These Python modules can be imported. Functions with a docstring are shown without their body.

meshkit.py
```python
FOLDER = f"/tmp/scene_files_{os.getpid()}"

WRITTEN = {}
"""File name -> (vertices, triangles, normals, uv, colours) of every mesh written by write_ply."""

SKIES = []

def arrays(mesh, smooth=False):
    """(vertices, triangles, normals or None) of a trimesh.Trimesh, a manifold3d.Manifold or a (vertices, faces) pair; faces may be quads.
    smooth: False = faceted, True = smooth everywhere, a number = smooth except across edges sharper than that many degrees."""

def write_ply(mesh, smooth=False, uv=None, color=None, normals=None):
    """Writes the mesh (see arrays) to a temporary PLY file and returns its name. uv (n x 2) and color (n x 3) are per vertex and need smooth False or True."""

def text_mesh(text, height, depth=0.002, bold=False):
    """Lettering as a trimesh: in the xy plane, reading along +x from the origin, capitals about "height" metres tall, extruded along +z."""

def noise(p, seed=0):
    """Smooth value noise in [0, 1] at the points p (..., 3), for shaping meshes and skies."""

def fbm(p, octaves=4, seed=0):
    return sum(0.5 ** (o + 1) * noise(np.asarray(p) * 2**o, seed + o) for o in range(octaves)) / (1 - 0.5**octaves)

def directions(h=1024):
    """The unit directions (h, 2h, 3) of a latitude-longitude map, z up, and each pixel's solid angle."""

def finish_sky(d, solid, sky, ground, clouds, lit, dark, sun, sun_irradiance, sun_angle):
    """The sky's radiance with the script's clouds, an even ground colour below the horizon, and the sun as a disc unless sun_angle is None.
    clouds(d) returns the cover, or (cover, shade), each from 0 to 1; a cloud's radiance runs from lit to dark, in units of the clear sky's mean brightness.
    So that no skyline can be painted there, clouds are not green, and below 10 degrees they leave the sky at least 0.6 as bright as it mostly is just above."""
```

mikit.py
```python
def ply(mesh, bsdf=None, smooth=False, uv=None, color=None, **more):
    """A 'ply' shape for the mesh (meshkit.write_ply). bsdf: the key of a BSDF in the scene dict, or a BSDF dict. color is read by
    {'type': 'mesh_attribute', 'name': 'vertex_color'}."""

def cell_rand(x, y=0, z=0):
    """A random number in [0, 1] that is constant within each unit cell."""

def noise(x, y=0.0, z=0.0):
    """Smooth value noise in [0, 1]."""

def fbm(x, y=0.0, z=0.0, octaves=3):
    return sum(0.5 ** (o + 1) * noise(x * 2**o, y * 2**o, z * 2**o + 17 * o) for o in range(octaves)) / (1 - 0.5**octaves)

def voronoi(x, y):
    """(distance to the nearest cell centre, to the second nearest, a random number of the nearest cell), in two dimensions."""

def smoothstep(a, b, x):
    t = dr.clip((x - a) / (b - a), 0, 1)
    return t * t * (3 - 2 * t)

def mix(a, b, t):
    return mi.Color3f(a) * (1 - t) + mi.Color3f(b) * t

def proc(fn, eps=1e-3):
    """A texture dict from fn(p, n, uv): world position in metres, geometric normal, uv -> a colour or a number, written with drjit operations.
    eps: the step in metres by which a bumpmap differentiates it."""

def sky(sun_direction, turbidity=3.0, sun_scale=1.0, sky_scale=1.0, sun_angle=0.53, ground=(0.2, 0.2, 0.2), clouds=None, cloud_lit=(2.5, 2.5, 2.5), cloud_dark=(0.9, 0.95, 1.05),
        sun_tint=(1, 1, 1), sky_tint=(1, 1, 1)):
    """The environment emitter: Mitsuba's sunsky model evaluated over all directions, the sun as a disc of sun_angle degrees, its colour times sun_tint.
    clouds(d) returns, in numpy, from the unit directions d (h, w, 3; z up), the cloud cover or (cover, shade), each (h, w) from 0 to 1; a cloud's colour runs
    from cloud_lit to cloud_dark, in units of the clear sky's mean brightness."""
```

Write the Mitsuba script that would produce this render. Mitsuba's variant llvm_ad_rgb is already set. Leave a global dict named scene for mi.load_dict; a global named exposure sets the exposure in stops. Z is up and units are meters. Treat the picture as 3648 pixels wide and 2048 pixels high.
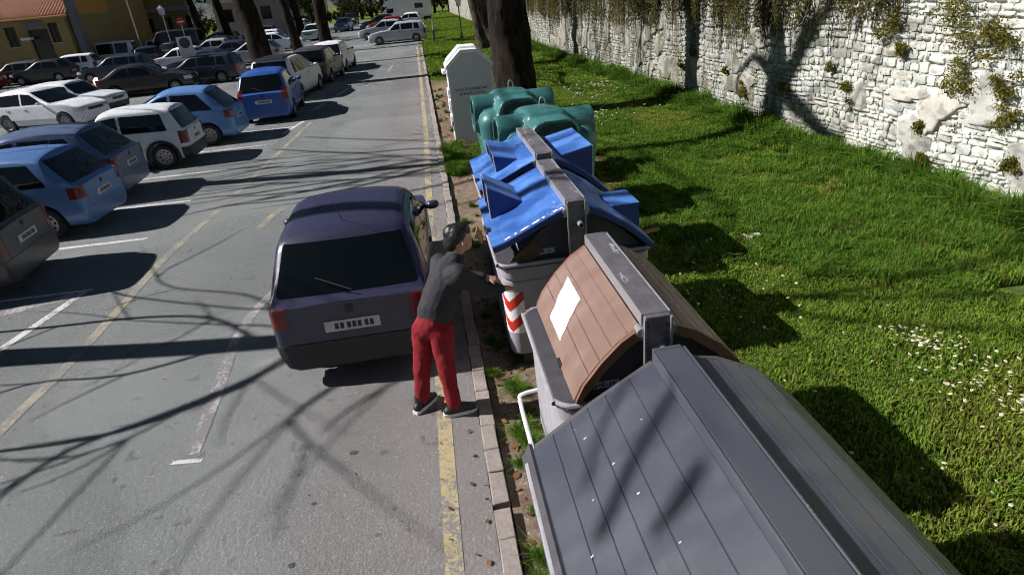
import math, random
import numpy as np, trimesh, manifold3d as m3, shapely.geometry as sg, shapely.affinity as sa
import drjit as dr, mitsuba as mi, mikit, meshkit
from shapely.ops import unary_union
from mikit import noise, fbm, voronoi, cell_rand, smoothstep, mix

scene, labels = {}, {}
T = mi.ScalarTransform4f
rng = np.random.default_rng(7)
random.seed(7)

# ---------------------------------------------------------------- camera, sky, exposure
CAM_H, PITCH, ROLL, YAW, FOV = 3.4, 0.4518, -0.0971, 0.1022, 78.9
cp, sp = math.cos(PITCH), math.sin(PITCH)
FWD = np.array([math.sin(YAW) * cp, math.cos(YAW) * cp, -sp])
RGT = np.array([math.cos(YAW), -math.sin(YAW), 0.0])
UP0 = np.cross(RGT, FWD)
UPV = -math.sin(ROLL) * RGT + math.cos(ROLL) * UP0
EYE = np.array([0, 0, CAM_H])
scene['camera'] = {'type': 'perspective', 'fov': FOV, 'fov_axis': 'x', 'near_clip': 0.05, 'far_clip': 900.0,
                   'to_world': T().look_at(origin=EYE.tolist(), target=(EYE + FWD).tolist(), up=UPV.tolist())}
SUN_E, SUN_A = math.radians(38.0), math.radians(7.5)
SUN = np.array([-math.cos(SUN_A) * math.cos(SUN_E), math.sin(SUN_A) * math.cos(SUN_E), math.sin(SUN_E)])
scene['sky_light'] = mikit.sky(SUN.tolist(), turbidity=3.0, sky_scale=0.19, sun_tint=(0.90, 1.05, 1.46), ground=(0.12, 0.13, 0.11))
exposure = 2.4

# ---------------------------------------------------------------- helpers
def numbered(name):
    k, n = name, 1
    while k in labels or k in scene or any(q.startswith(k + '__') for q in scene):
        k = f'{name}_{n:03d}'; n += 1
    return k

_count = {}
def fresh(base):
    n = _count.get(base, 0); _count[base] = n + 1
    return base if n == 0 else f'{base}_{n:03d}'

def thing(name, label, cat, group=None):
    k = fresh(name)
    labels[k] = {'label': label, 'category': cat}
    if group: labels[k]['group'] = group
    return k

def obj(name, mesh, bsdf, parent=None, smooth=30, to_world=None, label=None, kind=None, color=None):
    k = fresh(parent + '__' + name) if parent else fresh(name)
    d = mikit.ply(mesh, bsdf, smooth=smooth, color=color)
    if to_world is not None: d['to_world'] = to_world
    scene[k] = d
    e = {}
    if label: e['label'] = label
    if kind: e['kind'] = kind
    if e: labels[k] = {**labels.get(k, {}), **e}
    return k

def struct(name, mesh, bsdf, label, smooth=False, color=None):
    k = obj(name, mesh, bsdf, smooth=smooth, color=color)
    labels[k] = {'label': label, 'category': name.replace('_', ' '), 'kind': 'structure'}
    return k

def solo(name, mesh, bsdf, label, cat, group=None, smooth=30, kind=None, color=None, to_world=None):
    k = thing(name, label, cat, group)
    d = mikit.ply(mesh, bsdf, smooth=smooth, color=color)
    if to_world is not None: d['to_world'] = to_world
    scene[k] = d
    if kind: labels[k]['kind'] = kind
    return k

def tm(m):
    if isinstance(m, trimesh.Trimesh): return m
    q = m.to_mesh()
    return trimesh.Trimesh(np.array(q.vert_properties)[:, :3], np.array(q.tri_verts), process=False)

def mf(t):
    return m3.Manifold(m3.Mesh(np.asarray(t.vertices, np.float32), np.asarray(t.faces, np.uint32)))

def cat(ms): return trimesh.util.concatenate([tm(m) for m in ms])

def box(x0, x1, y0, y1, z0, z1, bevel=0.0):
    if bevel > 0:
        b = min(bevel, .49 * min(x1 - x0, y1 - y0, z1 - z0))
        pts = []
        for X, sx in ((x0, 1), (x1, -1)):
            for Y, sy in ((y0, 1), (y1, -1)):
                for Z, sz in ((z0, 1), (z1, -1)):
                    pts += [(X + sx * b, Y + sy * b, Z), (X + sx * b, Y, Z + sz * b), (X, Y + sy * b, Z + sz * b)]
        return tm(m3.Manifold.hull_points(np.array(pts, float)))
    m = trimesh.creation.box((x1 - x0, y1 - y0, z1 - z0))
    m.apply_translation(((x0 + x1) / 2, (y0 + y1) / 2, (z0 + z1) / 2))
    return m

def mbox(x0, x1, y0, y1, z0, z1):
    return m3.Manifold.cube((x1 - x0, y1 - y0, z1 - z0)).translate((x0, y0, z0))

def prism_y(poly, y0, y1):
    """polygon in (x,z) extruded along y"""
    ms = []
    for g in getattr(poly, 'geoms', [poly]):
        if g.is_empty or g.area < 1e-7: continue
        m = trimesh.creation.extrude_polygon(g, y1 - y0, engine='earcut')
        v = m.vertices.copy()
        m = trimesh.Trimesh(np.stack([v[:, 0], y1 - v[:, 2], v[:, 1]], 1), m.faces, process=False)
        ms.append(m)
    return trimesh.util.concatenate(ms)

def prism_z(poly, z0, z1):
    ms = []
    for g in getattr(poly, 'geoms', [poly]):
        m = trimesh.creation.extrude_polygon(g, z1 - z0, engine='earcut'); m.apply_translation((0, 0, z0)); ms.append(m)
    return trimesh.util.concatenate(ms)

def flat(poly, z):
    """flat sheet from a shapely polygon"""
    ms = []
    for g in getattr(poly, 'geoms', [poly]):
        v, f = trimesh.creation.triangulate_polygon(g, engine='earcut')
        ms.append(trimesh.Trimesh(np.c_[v, np.full(len(v), z)], f, process=False))
    m = trimesh.util.concatenate(ms)
    if m.face_normals[:, 2].mean() < 0: m.invert()
    return m

def tube(points, radii, sides=8, caps=True):
    p = np.asarray(points, float); n = len(p)
    r = np.broadcast_to(np.asarray(radii, float), (n,))
    t = np.gradient(p, axis=0); t /= np.linalg.norm(t, axis=1, keepdims=True) + 1e-12
    a = np.zeros_like(p); ref = np.array([0, 0, 1.0]) if abs(t[0, 2]) < .9 else np.array([1.0, 0, 0])
    a0 = np.cross(t[0], ref); a0 /= np.linalg.norm(a0)
    for i in range(n):
        a0 = a0 - t[i] * (a0 @ t[i]); a0 /= np.linalg.norm(a0) + 1e-12; a[i] = a0
    b = np.cross(t, a); ang = np.arange(sides) * 2 * np.pi / sides
    v = p[:, None] + r[:, None, None] * (np.cos(ang)[None, :, None] * a[:, None] + np.sin(ang)[None, :, None] * b[:, None])
    i, j = np.meshgrid(np.arange(n - 1), np.arange(sides), indexing='ij')
    q = np.stack([i * sides + j, i * sides + (j + 1) % sides, (i + 1) * sides + (j + 1) % sides, (i + 1) * sides + j], -1).reshape(-1, 4)
    f = np.vstack([q[:, [0, 1, 2]], q[:, [0, 2, 3]]])
    v = v.reshape(-1, 3)
    if caps:
        v = np.vstack([v, p[0], p[-1]]); k = np.arange(sides); c0, c1 = n * sides, n * sides + 1
        f = np.vstack([f, np.stack([(k + 1) % sides, k, k * 0 + c0], 1), np.stack([(n - 1) * sides + k, (n - 1) * sides + (k + 1) % sides, k * 0 + c1], 1)])
    return trimesh.Trimesh(v, f, process=False)

def smooth_path(pts, n=4):
    """Catmull-Rom through the points"""
    p = np.asarray(pts, float)
    if len(p) < 3: return np.array([p[0] + (p[-1] - p[0]) * t for t in np.linspace(0, 1, n + 1)])
    q = np.vstack([2 * p[0] - p[1], p, 2 * p[-1] - p[-2]]); out = []
    for i in range(1, len(q) - 2):
        for t in np.linspace(0, 1, n, endpoint=False):
            out.append(.5 * ((2 * q[i]) + (-q[i - 1] + q[i + 1]) * t + (2 * q[i - 1] - 5 * q[i] + 4 * q[i + 1] - q[i + 2]) * t * t + (-q[i - 1] + 3 * q[i] - 3 * q[i + 1] + q[i + 2]) * t ** 3))
    return np.array(out + [p[-1]])

def cyl(p0, p1, r, sides=16, r1=None):
    return tube([p0, p1], [r, r if r1 is None else r1], sides)

def rrect(hx, hy, r, n=5):
    pts = []
    for cx, cy, a in ((hx - r, hy - r, 0), (-hx + r, hy - r, 90), (-hx + r, -hy + r, 180), (hx - r, -hy + r, 270)):
        for k in range(n + 1):
            t = math.radians(a + 90 * k / n); pts.append((cx + r * math.cos(t), cy + r * math.sin(t)))
    return np.array(pts)

def loft(rings):
    """closed loft through rings of equal length (n,3), capped"""
    R = np.asarray(rings, float); a, n = R.shape[:2]
    i, j = np.meshgrid(np.arange(a - 1), np.arange(n), indexing='ij')
    q = np.stack([i * n + j, i * n + (j + 1) % n, (i + 1) * n + (j + 1) % n, (i + 1) * n + j], -1).reshape(-1, 4)
    f = np.vstack([q[:, [0, 1, 2]], q[:, [0, 2, 3]]])
    v = np.vstack([R.reshape(-1, 3), R[0].mean(0), R[-1].mean(0)]); k = np.arange(n); c0, c1 = a * n, a * n + 1
    f = np.vstack([f, np.stack([(k + 1) % n, k, k * 0 + c0], 1), np.stack([(a - 1) * n + k, (a - 1) * n + (k + 1) % n, k * 0 + c1], 1)])
    m = trimesh.Trimesh(v, f, process=False)
    if m.volume < 0: m.invert()
    return m

def hull_spheres(pts, segs=16):
    return m3.Manifold.batch_hull([m3.Manifold.sphere(r, segs).translate(tuple(map(float, p))) for p, r in pts])

def put(x, y, z=0, deg=0):
    return T().translate([x, y, z]).rotate([0, 0, 1], deg)

# ---------------------------------------------------------------- materials
def M(key, d): scene[key] = d; return key
def rgb(c): return {'type': 'rgb', 'value': list(c)}
def prin(color, rough=.5, metal=0.0, spec=.5, coat=0.0, **k):
    return {'type': 'principled', 'base_color': color if isinstance(color, dict) else rgb(color), 'roughness': rough, 'metallic': metal, 'specular': spec, 'clearcoat': coat, 'clearcoat_gloss': .95, **k}
def two(b): return {'type': 'twosided', 'bsdf': b}
def plain(key, c, rough=.6, **k): return M(key, two(prin(c, rough, **k)))

def asphalt(p, n, uv):
    big = fbm(p.x * .35, p.y * .35, 3.0)
    mid = fbm(p.x * 2.1, p.y * 2.1, 1.0)
    grit = noise(p.x * 140, p.y * 140, 5.0)
    pale = smoothstep(.80, .9, noise(p.x * 95, p.y * 95, 9.0)) * .07
    dark = smoothstep(.90, .96, noise(p.x * 9, p.y * 9, 2.0)) * .05
    v = .165 + (big - .5) * .05 + (mid - .5) * .03 + (grit - .5) * .05 + pale - dark
    # warm dust near the kerb
    warm = smoothstep(-2.6, .2, p.x) * smoothstep(60., 5., p.y) * .7
    v = v - .014 * dr.exp(-dr.square((p.x + 1.0 + (big - .5) * .3) * 2.6)) - .012 * dr.exp(-dr.square((p.x + 2.75 + (big - .5) * .3) * 2.6)) - .022 * smoothstep(.60, .64, noise(p.x * .55 + 3.0, p.y * .33, 7.0))
    # thin cracks
    a, b, _ = voronoi(p.x * .45 + (mid - .5) * .8, p.y * .22 + (big - .5))
    crack = (1 - smoothstep(.0, .008, b - a)) * smoothstep(.56, .68, big) * .28
    c = mix((v * .95, v * 1.02, v * 1.0), (v * 1.12, v * 1.0, v * .95), warm)
    return c * (1 - crack)
M('mat_asphalt', two({'type': 'bumpmap', 'height': mikit.proc(lambda p, n, uv: noise(p.x * 130, p.y * 130, 4.0) * .6 + noise(p.x * 60, p.y * 60, 1.0), eps=.004), 'scale': .0035,
                      'bsdf': prin(mikit.proc(asphalt), .85, spec=.35)}))
def worn(col, keep, seed):
    def f(p, n, uv):
        w = fbm(p.x * 5.0, p.y * 3.0, seed) * .5 + noise(p.x * 90, p.y * 90, seed) * .3 + noise(p.x * 33, p.y * 33, seed) * .2
        k = smoothstep(keep - .10, keep + .12, w)
        return mix(col, (.175, .172, .168), k)
    return f
M('mat_yellow_paint', two(prin(mikit.proc(worn((.37, .31, .165), .53, 3.0)), .75)))
M('mat_yellow_faint', two(prin(mikit.proc(worn((.29, .265, .19), .46, 8.0)), .8)))
M('mat_white_paint', two(prin(mikit.proc(worn((.52, .52, .52), .60, 6.0)), .7)))
M('mat_white_faint', two(prin(mikit.proc(worn((.36, .35, .35), .42, 4.0)), .8)))
def ground_fn(p, n, uv):
    g = fbm(p.x * .9, p.y * .9, 2.0); h = noise(p.x * 14, p.y * 14, 1.0); k = noise(p.x * 55, p.y * 55, 3.0)
    soil = mix((.11, .078, .055), (.25, .19, .14), h * .6 + k * .4)
    gr = mix((.035, .055, .012), (.10, .13, .03), h * .5 + k * .5)
    lawn = smoothstep(1.3, 2.6, p.x + (g - .5) * 2.5) + smoothstep(26., 31., p.y + (g - .5) * 8)
    return mix(soil, gr, dr.clip(lawn, 0, 1))
M('mat_ground', two(prin(mikit.proc(ground_fn), .95, spec=.15)))
def grassfar_fn(p, n, uv):
    h = fbm(p.x * .8, p.y * .8, 2.0); k = noise(p.x * 9, p.y * 9, 1.0)
    return mix((.055, .085, .018), (.13, .165, .035), h * .6 + k * .4)
M('mat_far_grass', two(prin(mikit.proc(grassfar_fn), .95, spec=.1)))
def kerb_fn(p, n, uv):
    a = fbm(p.x * 8, p.y * 8, p.z * 8); b = noise(p.x * 60, p.y * 60, p.z * 60)
    return mix((.19, .165, .15), (.36, .32, .29), a * .6 + b * .4)
M('mat_kerb', two(prin(mikit.proc(kerb_fn), .9, spec=.2)))
def stone_fn(seed, lo, hi):
    def f(p, n, uv):
        a = fbm(p.x * 3 + seed, p.y * 3, p.z * 3); b = noise(p.x * 34, p.y * 34 + seed, p.z * 34); c = noise(p.x * 1.1, p.y * 1.1 + seed, p.z * .35)
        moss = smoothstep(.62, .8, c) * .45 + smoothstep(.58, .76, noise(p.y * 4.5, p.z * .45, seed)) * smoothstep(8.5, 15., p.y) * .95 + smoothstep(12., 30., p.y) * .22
        base = mix(lo, hi, a * .7 + b * .3) * (1 - .30 * smoothstep(.62, .72, noise(p.x * 11, p.y * 11, p.z * 11 + seed)))
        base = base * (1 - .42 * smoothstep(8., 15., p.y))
        return mix(base * (1 - .35 * smoothstep(.58, .70, fbm(p.y * 2.2, p.z * 2.2, seed + 3))), (.15, .145, .10), dr.clip(moss, 0, 1))
    return f
M('mat_stone_pale', two(prin(mikit.proc(stone_fn(1.0, (.46, .48, .42), (.74, .76, .69))), .9, spec=.2)))
M('mat_stone_warm', two(prin(mikit.proc(stone_fn(9.0, (.42, .41, .35), (.68, .66, .58))), .9, spec=.2)))
M('mat_stone_grey', two(prin(mikit.proc(stone_fn(21.0, (.36, .39, .36), (.62, .65, .61))), .9, spec=.2)))
M('mat_mortar', two(prin(mikit.proc(stone_fn(33.0, (.34, .35, .30), (.66, .66, .60))), .95, spec=.15)))
def bark_fn(lo, hi):
    def f(p, n, uv):
        a = fbm(p.x * 9, p.y * 9, p.z * 2.2); b = noise(p.x * 30, p.y * 30, p.z * 8)
        return mix(lo, hi, smoothstep(.25, .75, a * .7 + b * .3))
    return f
M('mat_bark', two(prin(mikit.proc(bark_fn((.006, .005, .004), (.034, .026, .020))), .95, spec=.15)))
M('mat_bark_pale', two(prin(mikit.proc(bark_fn((.02, .017, .014), (.10, .082, .065))), .95, spec=.15)))
def dusty(base, dust, amt, scale=5.0):
    def f(p, n, uv):
        a = fbm(p.x * scale, p.y * scale, p.z * scale); b = noise(p.x * 60, p.y * 60, p.z * 60); c = noise(p.x * 3, p.y * 14, p.z * 3)
        spot = smoothstep(.955, .985, noise(p.x * 55, p.y * 55, p.z * 55 + 7)) * .8
        k = dr.clip(amt * (smoothstep(.3, .8, a * .5 + c * .5) + (b - .5) * .25) + spot, 0, 1)
        return mix(base, dust, k)
    return f
M('mat_lid_grey', two(prin(mikit.proc(dusty((.040, .046, .062), (.088, .094, .11), .5)), .42, spec=.5)))
M('mat_shell_grey', two(prin(mikit.proc(dusty((.055, .055, .066), (.10, .098, .10), .5)), .5, spec=.5)))
M('mat_tub', two(prin(mikit.proc(dusty((.30, .30, .33), (.20, .19, .18), .6)), .5, spec=.5)))
M('mat_lid_brown', two(prin(mikit.proc(dusty((.175, .108, .085), (.26, .185, .155), .6)), .45, spec=.5)))
M('mat_lid_brown_dark', two(prin(mikit.proc(dusty((.16, .075, .045), (.24, .14, .10), .5)), .5, spec=.5)))
def blue_fn(p, n, uv):
    a = fbm(p.x * 2.5, p.y * 4, p.z * 2.5); b = noise(p.x * 40, p.y * 40, p.z * 40); c = fbm(p.x * 2, p.y * 2, p.z * 2 + 5)
    base = mix((.026, .085, .30), (.085, .215, .55), smoothstep(.3, .75, a))
    wear = smoothstep(.66, .74, c * .6 + b * .4)
    return mix(base, (.40, .45, .52), wear * .30)
M('mat_blue_steel', two(prin(mikit.proc(blue_fn), .38, spec=.5)))
plain('mat_blue_deep', (.022, .05, .19), .45)
def galv_fn(p, n, uv):
    a = fbm(p.x * 7, p.y * 7, p.z * 7); b = noise(p.x * 45, p.y * 20, p.z * 45); c = smoothstep(.60, .74, fbm(p.x * 12, p.y * 4, 2.0)) * smoothstep(.45, .7, noise(p.x * 90, p.y * 60, 1.0))
    return mix(mix((.075, .07, .08), (.23, .22, .24), a * .7 + b * .3), (.62, .62, .64), c * .7)
M('mat_galvanised', two(prin(mikit.proc(galv_fn), .5, metal=.35)))
def beamgrey_fn(p, n, uv):
    a = fbm(p.x * 6, p.y * 2, p.z * 6); c = smoothstep(.63, .72, fbm(p.x * 9, p.y * 2, 2.0)) * smoothstep(.56, .72, noise(p.x * 130, p.y * 90, p.z * 150)) * smoothstep(1.64, 1.648, p.z)
    return mix(mix((.045, .050, .066), (.082, .088, .10), a), (.42, .43, .45), c * .75)
M('mat_beam_grey', two(prin(mikit.proc(beamgrey_fn), .42)))
def teal_fn(p, n, uv):
    a = fbm(p.x * 3, p.y * 3, p.z * 3); b = noise(p.x * 40, p.y * 40, p.z * 40)
    return mix((.026, .115, .112), (.058, .18, .175), smoothstep(.3, .75, a) * .8 + b * .2)
M('mat_teal', two(prin(mikit.proc(teal_fn), .42, spec=.5)))
plain('mat_teal_dark', (.012, .040, .034), .6)
plain('mat_offwhite', (.62, .62, .64), .5)
plain('mat_clothes_bank', (.55, .55, .60), .55)
plain('mat_white', (.78, .78, .78), .5)
plain('mat_black', (.012, .012, .013), .5)
plain('mat_dark_plastic', (.025, .025, .028), .55)
plain('mat_void', (.006, .006, .007), .9)
plain('mat_text', (.05, .045, .09), .7)
plain('mat_red', (.52, .03, .018), .4)
plain('mat_red_dark', (.10, .012, .012), .5)
plain('mat_label', (.42, .42, .48), .5)
plain('mat_steel', (.45, .45, .46), .35, metal=.6)
plain('mat_cardboard', (.30, .17, .085), .85)
plain('mat_cardboard_dark', (.085, .055, .022), .85)
plain('mat_rubber', (.018, .018, .019), .8)
plain('mat_rim', (.34, .34, .35), .35, metal=.7)
plain('mat_rim_dark', (.10, .10, .10), .45, metal=.4)
plain('mat_glass', (.004, .006, .006), .03, spec=.65)
plain('mat_tail', (.15, .010, .009), .12, coat=.5)
plain('mat_amber', (.45, .14, .02), .15, coat=.5)
plain('mat_head', (.60, .62, .62), .08, coat=.7)
plain('mat_plate', (.55, .56, .55), .5)
plain('mat_plate_text', (.03, .03, .035), .6)
CAR = {'lightblue': (.095, .20, .44), 'sky': (.12, .27, .56), 'slate': (.10, .145, .25), 'white': (.72, .74, .76), 'oldwhite': (.62, .66, .68), 'blue': (.028, .085, .33),
       'black': (.014, .012, .013), 'navy': (.018, .022, .045), 'silver': (.42, .44, .47), 'grey': (.055, .055, .06), 'red': (.25, .018, .012), 'midnight': (.028, .028, .06), 'steelblue': (.09, .12, .19), 'aqua': (.45, .55, .50)}
for k, c in CAR.items():
    plain('mat_car_' + k, c, .32, metal=.25 if k in ('silver', 'slate', 'lightblue', 'sky', 'steelblue') else 0.0, coat=.9)
def leafm(key, a, b): M(key, {'type': 'principledthin', 'base_color': {'type': 'mesh_attribute', 'name': 'vertex_color'}, 'roughness': .6, 'diff_trans': .55, 'spec_trans': 0.0, 'eta': 1.33})
leafm('mat_leaf', 0, 0)
def plaster_fn(lo, hi):
    def f(p, n, uv):
        a = fbm(p.x * .5, p.y * .5, p.z * .5); b = noise(p.x * 5, p.y * 5, p.z * 5)
        return mix(lo, hi, a * .75 + b * .25)
    return f
M('mat_plaster_yellow', two(prin(mikit.proc(plaster_fn((.22, .165, .065), (.31, .235, .10))), .9)))
M('mat_plaster_orange', two(prin(mikit.proc(plaster_fn((.30, .175, .055), (.38, .23, .08))), .9)))
plain('mat_plaster_cream', (.60, .55, .42), .9)
plain('mat_plaster_grey', (.28, .27, .26), .9)
plain('mat_terracotta', (.42, .24, .15), .85)
plain('mat_terracotta_dark', (.33, .17, .105), .85)
plain('mat_window', (.012, .016, .015), .12, spec=.6)
plain('mat_shutter', (.03, .045, .03), .7)
plain('mat_downpipe', (.13, .14, .16), .6)
plain('mat_trousers', (.20, .006, .012), .9)
plain('mat_jacket', (.02, .02, .024), .8)
plain('mat_skin', (.42, .24, .17), .5)
plain('mat_hair', (.008, .007, .007), .5)
plain('mat_sole', (.66, .66, .66), .6)
plain('mat_petal', (.80, .80, .78), .7)
plain('mat_sign_blue', (.05, .055, .15), .5)
plain('mat_sign_red', (.17, .04, .08), .5)
plain('mat_lampglass', (.62, .68, .70), .2)
plain('mat_oil', (.055, .053, .052), .6)
plain('mat_paper', (.86, .87, .88), .6)

# ---------------------------------------------------------------- setting: ground, road, kerb, lawn
struct('ground', flat(sg.box(-260, -60, 260, 420), -.14), 'mat_far_grass', 'green ground reaching out to the horizon')
struct('road', flat(sg.box(-75, -8, .052, 114), 0.0), 'mat_asphalt', 'grey asphalt of the lane and the car park')

def lawn_z(x, y):
    x, y = np.asarray(x, float), np.asarray(y, float)
    q = np.stack([x, y, x * 0], -1)
    b = (meshkit.fbm(q * .6, 3, 3) - .5) * .12 + (meshkit.noise(q * 3.1, 5) - .5) * .03
    ramp = np.clip((x - .25) / .8, 0, 1)
    return -.055 + b * ramp + .05 * np.clip((x - 5) / 2.5, 0, 1)

WP = np.array([(7.80, -3), (7.72, 7), (7.66, 9.5), (7.42, 14), (7.36, 20), (6.5, 40), (6.2, 60), (5.6, 112)], float)
def wall_x(y): return np.interp(y, WP[:, 1], WP[:, 0])
ys = np.r_[np.arange(-3, 26, .16), np.arange(26, 112.1, .8)]
us = np.linspace(0, 1, 56)
Y, U = np.meshgrid(ys, us, indexing='ij')
X = .195 + U * (wall_x(Y) + .25 - .195)
Z = lawn_z(X, Y)
Z[:, 0] = -.05
n0, n1 = Y.shape
ii, jj = np.meshgrid(np.arange(n0 - 1), np.arange(n1 - 1), indexing='ij')
q = np.stack([ii * n1 + jj, ii * n1 + jj + 1, (ii + 1) * n1 + jj + 1, (ii + 1) * n1 + jj], -1).reshape(-1, 4)
struct('lawn', trimesh.Trimesh(np.stack([X, Y, Z], -1).reshape(-1, 3), np.vstack([q[:, [0, 1, 2]], q[:, [0, 2, 3]]]), process=False), 'mat_ground', 'bare brown soil and lawn ground between the kerb and the stone wall', smooth=True)

# painted markings
def ribbon(pts, w):
    p = np.asarray(pts, float); t = np.gradient(p, axis=0); t /= np.linalg.norm(t, axis=1, keepdims=True)
    nrm = np.stack([-t[:, 1], t[:, 0]], 1); w = np.broadcast_to(np.asarray(w, float), (len(p),))[:, None] / 2
    a, b = p + nrm * w, p - nrm * w
    v = np.vstack([a, b]); n = len(p); k = np.arange(n - 1)
    m = trimesh.Trimesh(np.c_[v, np.full(2 * n, .004)], np.vstack([np.stack([k, k + n, k + 1], 1), np.stack([k + n, k + n + 1, k + 1], 1)]), process=False)
    if m.face_normals[:, 2].mean() < 0: m.invert()
    return m
struct('edge_line', ribbon(smooth_path([(-.26, 1.5), (-.25, 4.4), (-.225, 11.1), (-.165, 17.4), (-.16, 30), (-.18, 48)]), .125), 'mat_yellow_paint', 'worn yellow line along the kerb')
struct('bay_edge_line', ribbon(smooth_path([(-4.5, 3.4), (-4.47, 5.44), (-4.40, 6.6), (-4.42, 8.46), (-4.43, 10.0), (-4.23, 12.35), (-4.02, 16.37), (-3.75, 21)]), .13), 'mat_yellow_faint', 'faded yellow line along the ends of the parking bays')
struct('yellow_dash', ribbon([(-3.18, 10.7), (-3.10, 11.2), (-2.98, 11.7)], .16), 'mat_yellow_paint', 'short yellow paint mark in the middle of the lane')
struct('lane_line', ribbon(smooth_path([(-2.30, 8.1), (-2.5, 7.4), (-2.56, 6.6), (-2.5, 5.74), (-2.45, 4.95), (-2.44, 4.6)]), .13), 'mat_white_faint', 'nearly worn away white line beside the dark hatchback')
struct('lane_line_end', ribbon([(-2.58, 4.53), (-2.32, 4.5)], .05), 'mat_white_paint', 'small white tick at the end of the worn line')
struct('hatch_line', ribbon([(-5.62, 6.3), (-5.48, 7.26), (-5.2, 8.79)], .12), 'mat_white_paint', 'white slanted edge of the hatched parking corner')
struct('hatch_line_001', ribbon([(-8.2, 7.9), (-6.3, 8.30), (-5.3, 8.72)], .22), 'mat_white_faint', 'pale stripe inside the hatched parking corner')
struct('hatch_line_002', ribbon([(-10.2, 8.95), (-5.1, 8.83)], .07), 'mat_white_paint', 'white line closing the hatched parking corner')
for i, (x, y, L) in enumerate([(-5.13, 10.92, 4.6), (-5.06, 13.1, 4.6), (-4.95, 15.55, 4.6), (-4.6, 18.05, 4.4), (-4.2, 20.45, 4.2), (-3.95, 23.4, 3.2), (-3.45, 26.3, 2.6), (-3.3, 30.9, 2.0)]):
    struct(f'bay_line_{i:03d}' if i else 'bay_line', ribbon([(x - L, y + .03 * L), (x, y)], .11), 'mat_white_paint', 'white painted line between two parking bays')
for i, (x, y) in enumerate([(-4.2, 20.4), (-3.9, 24.2), (-3.4, 27.5), (-3.15, 34.5)]):
    struct(f'bay_tick_{i:03d}' if i else 'bay_tick', ribbon([(x - .15, y - .9), (x + .15, y + .9)], .11), 'mat_white_paint', 'short white tick at the road end of a parking bay')
struct('lane_corner_mark', ribbon([(-1.75, 33.0), (-1.6, 36.2), (-1.58, 36.4)], .12), 'mat_white_faint', 'small white corner mark far down the lane')
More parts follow.
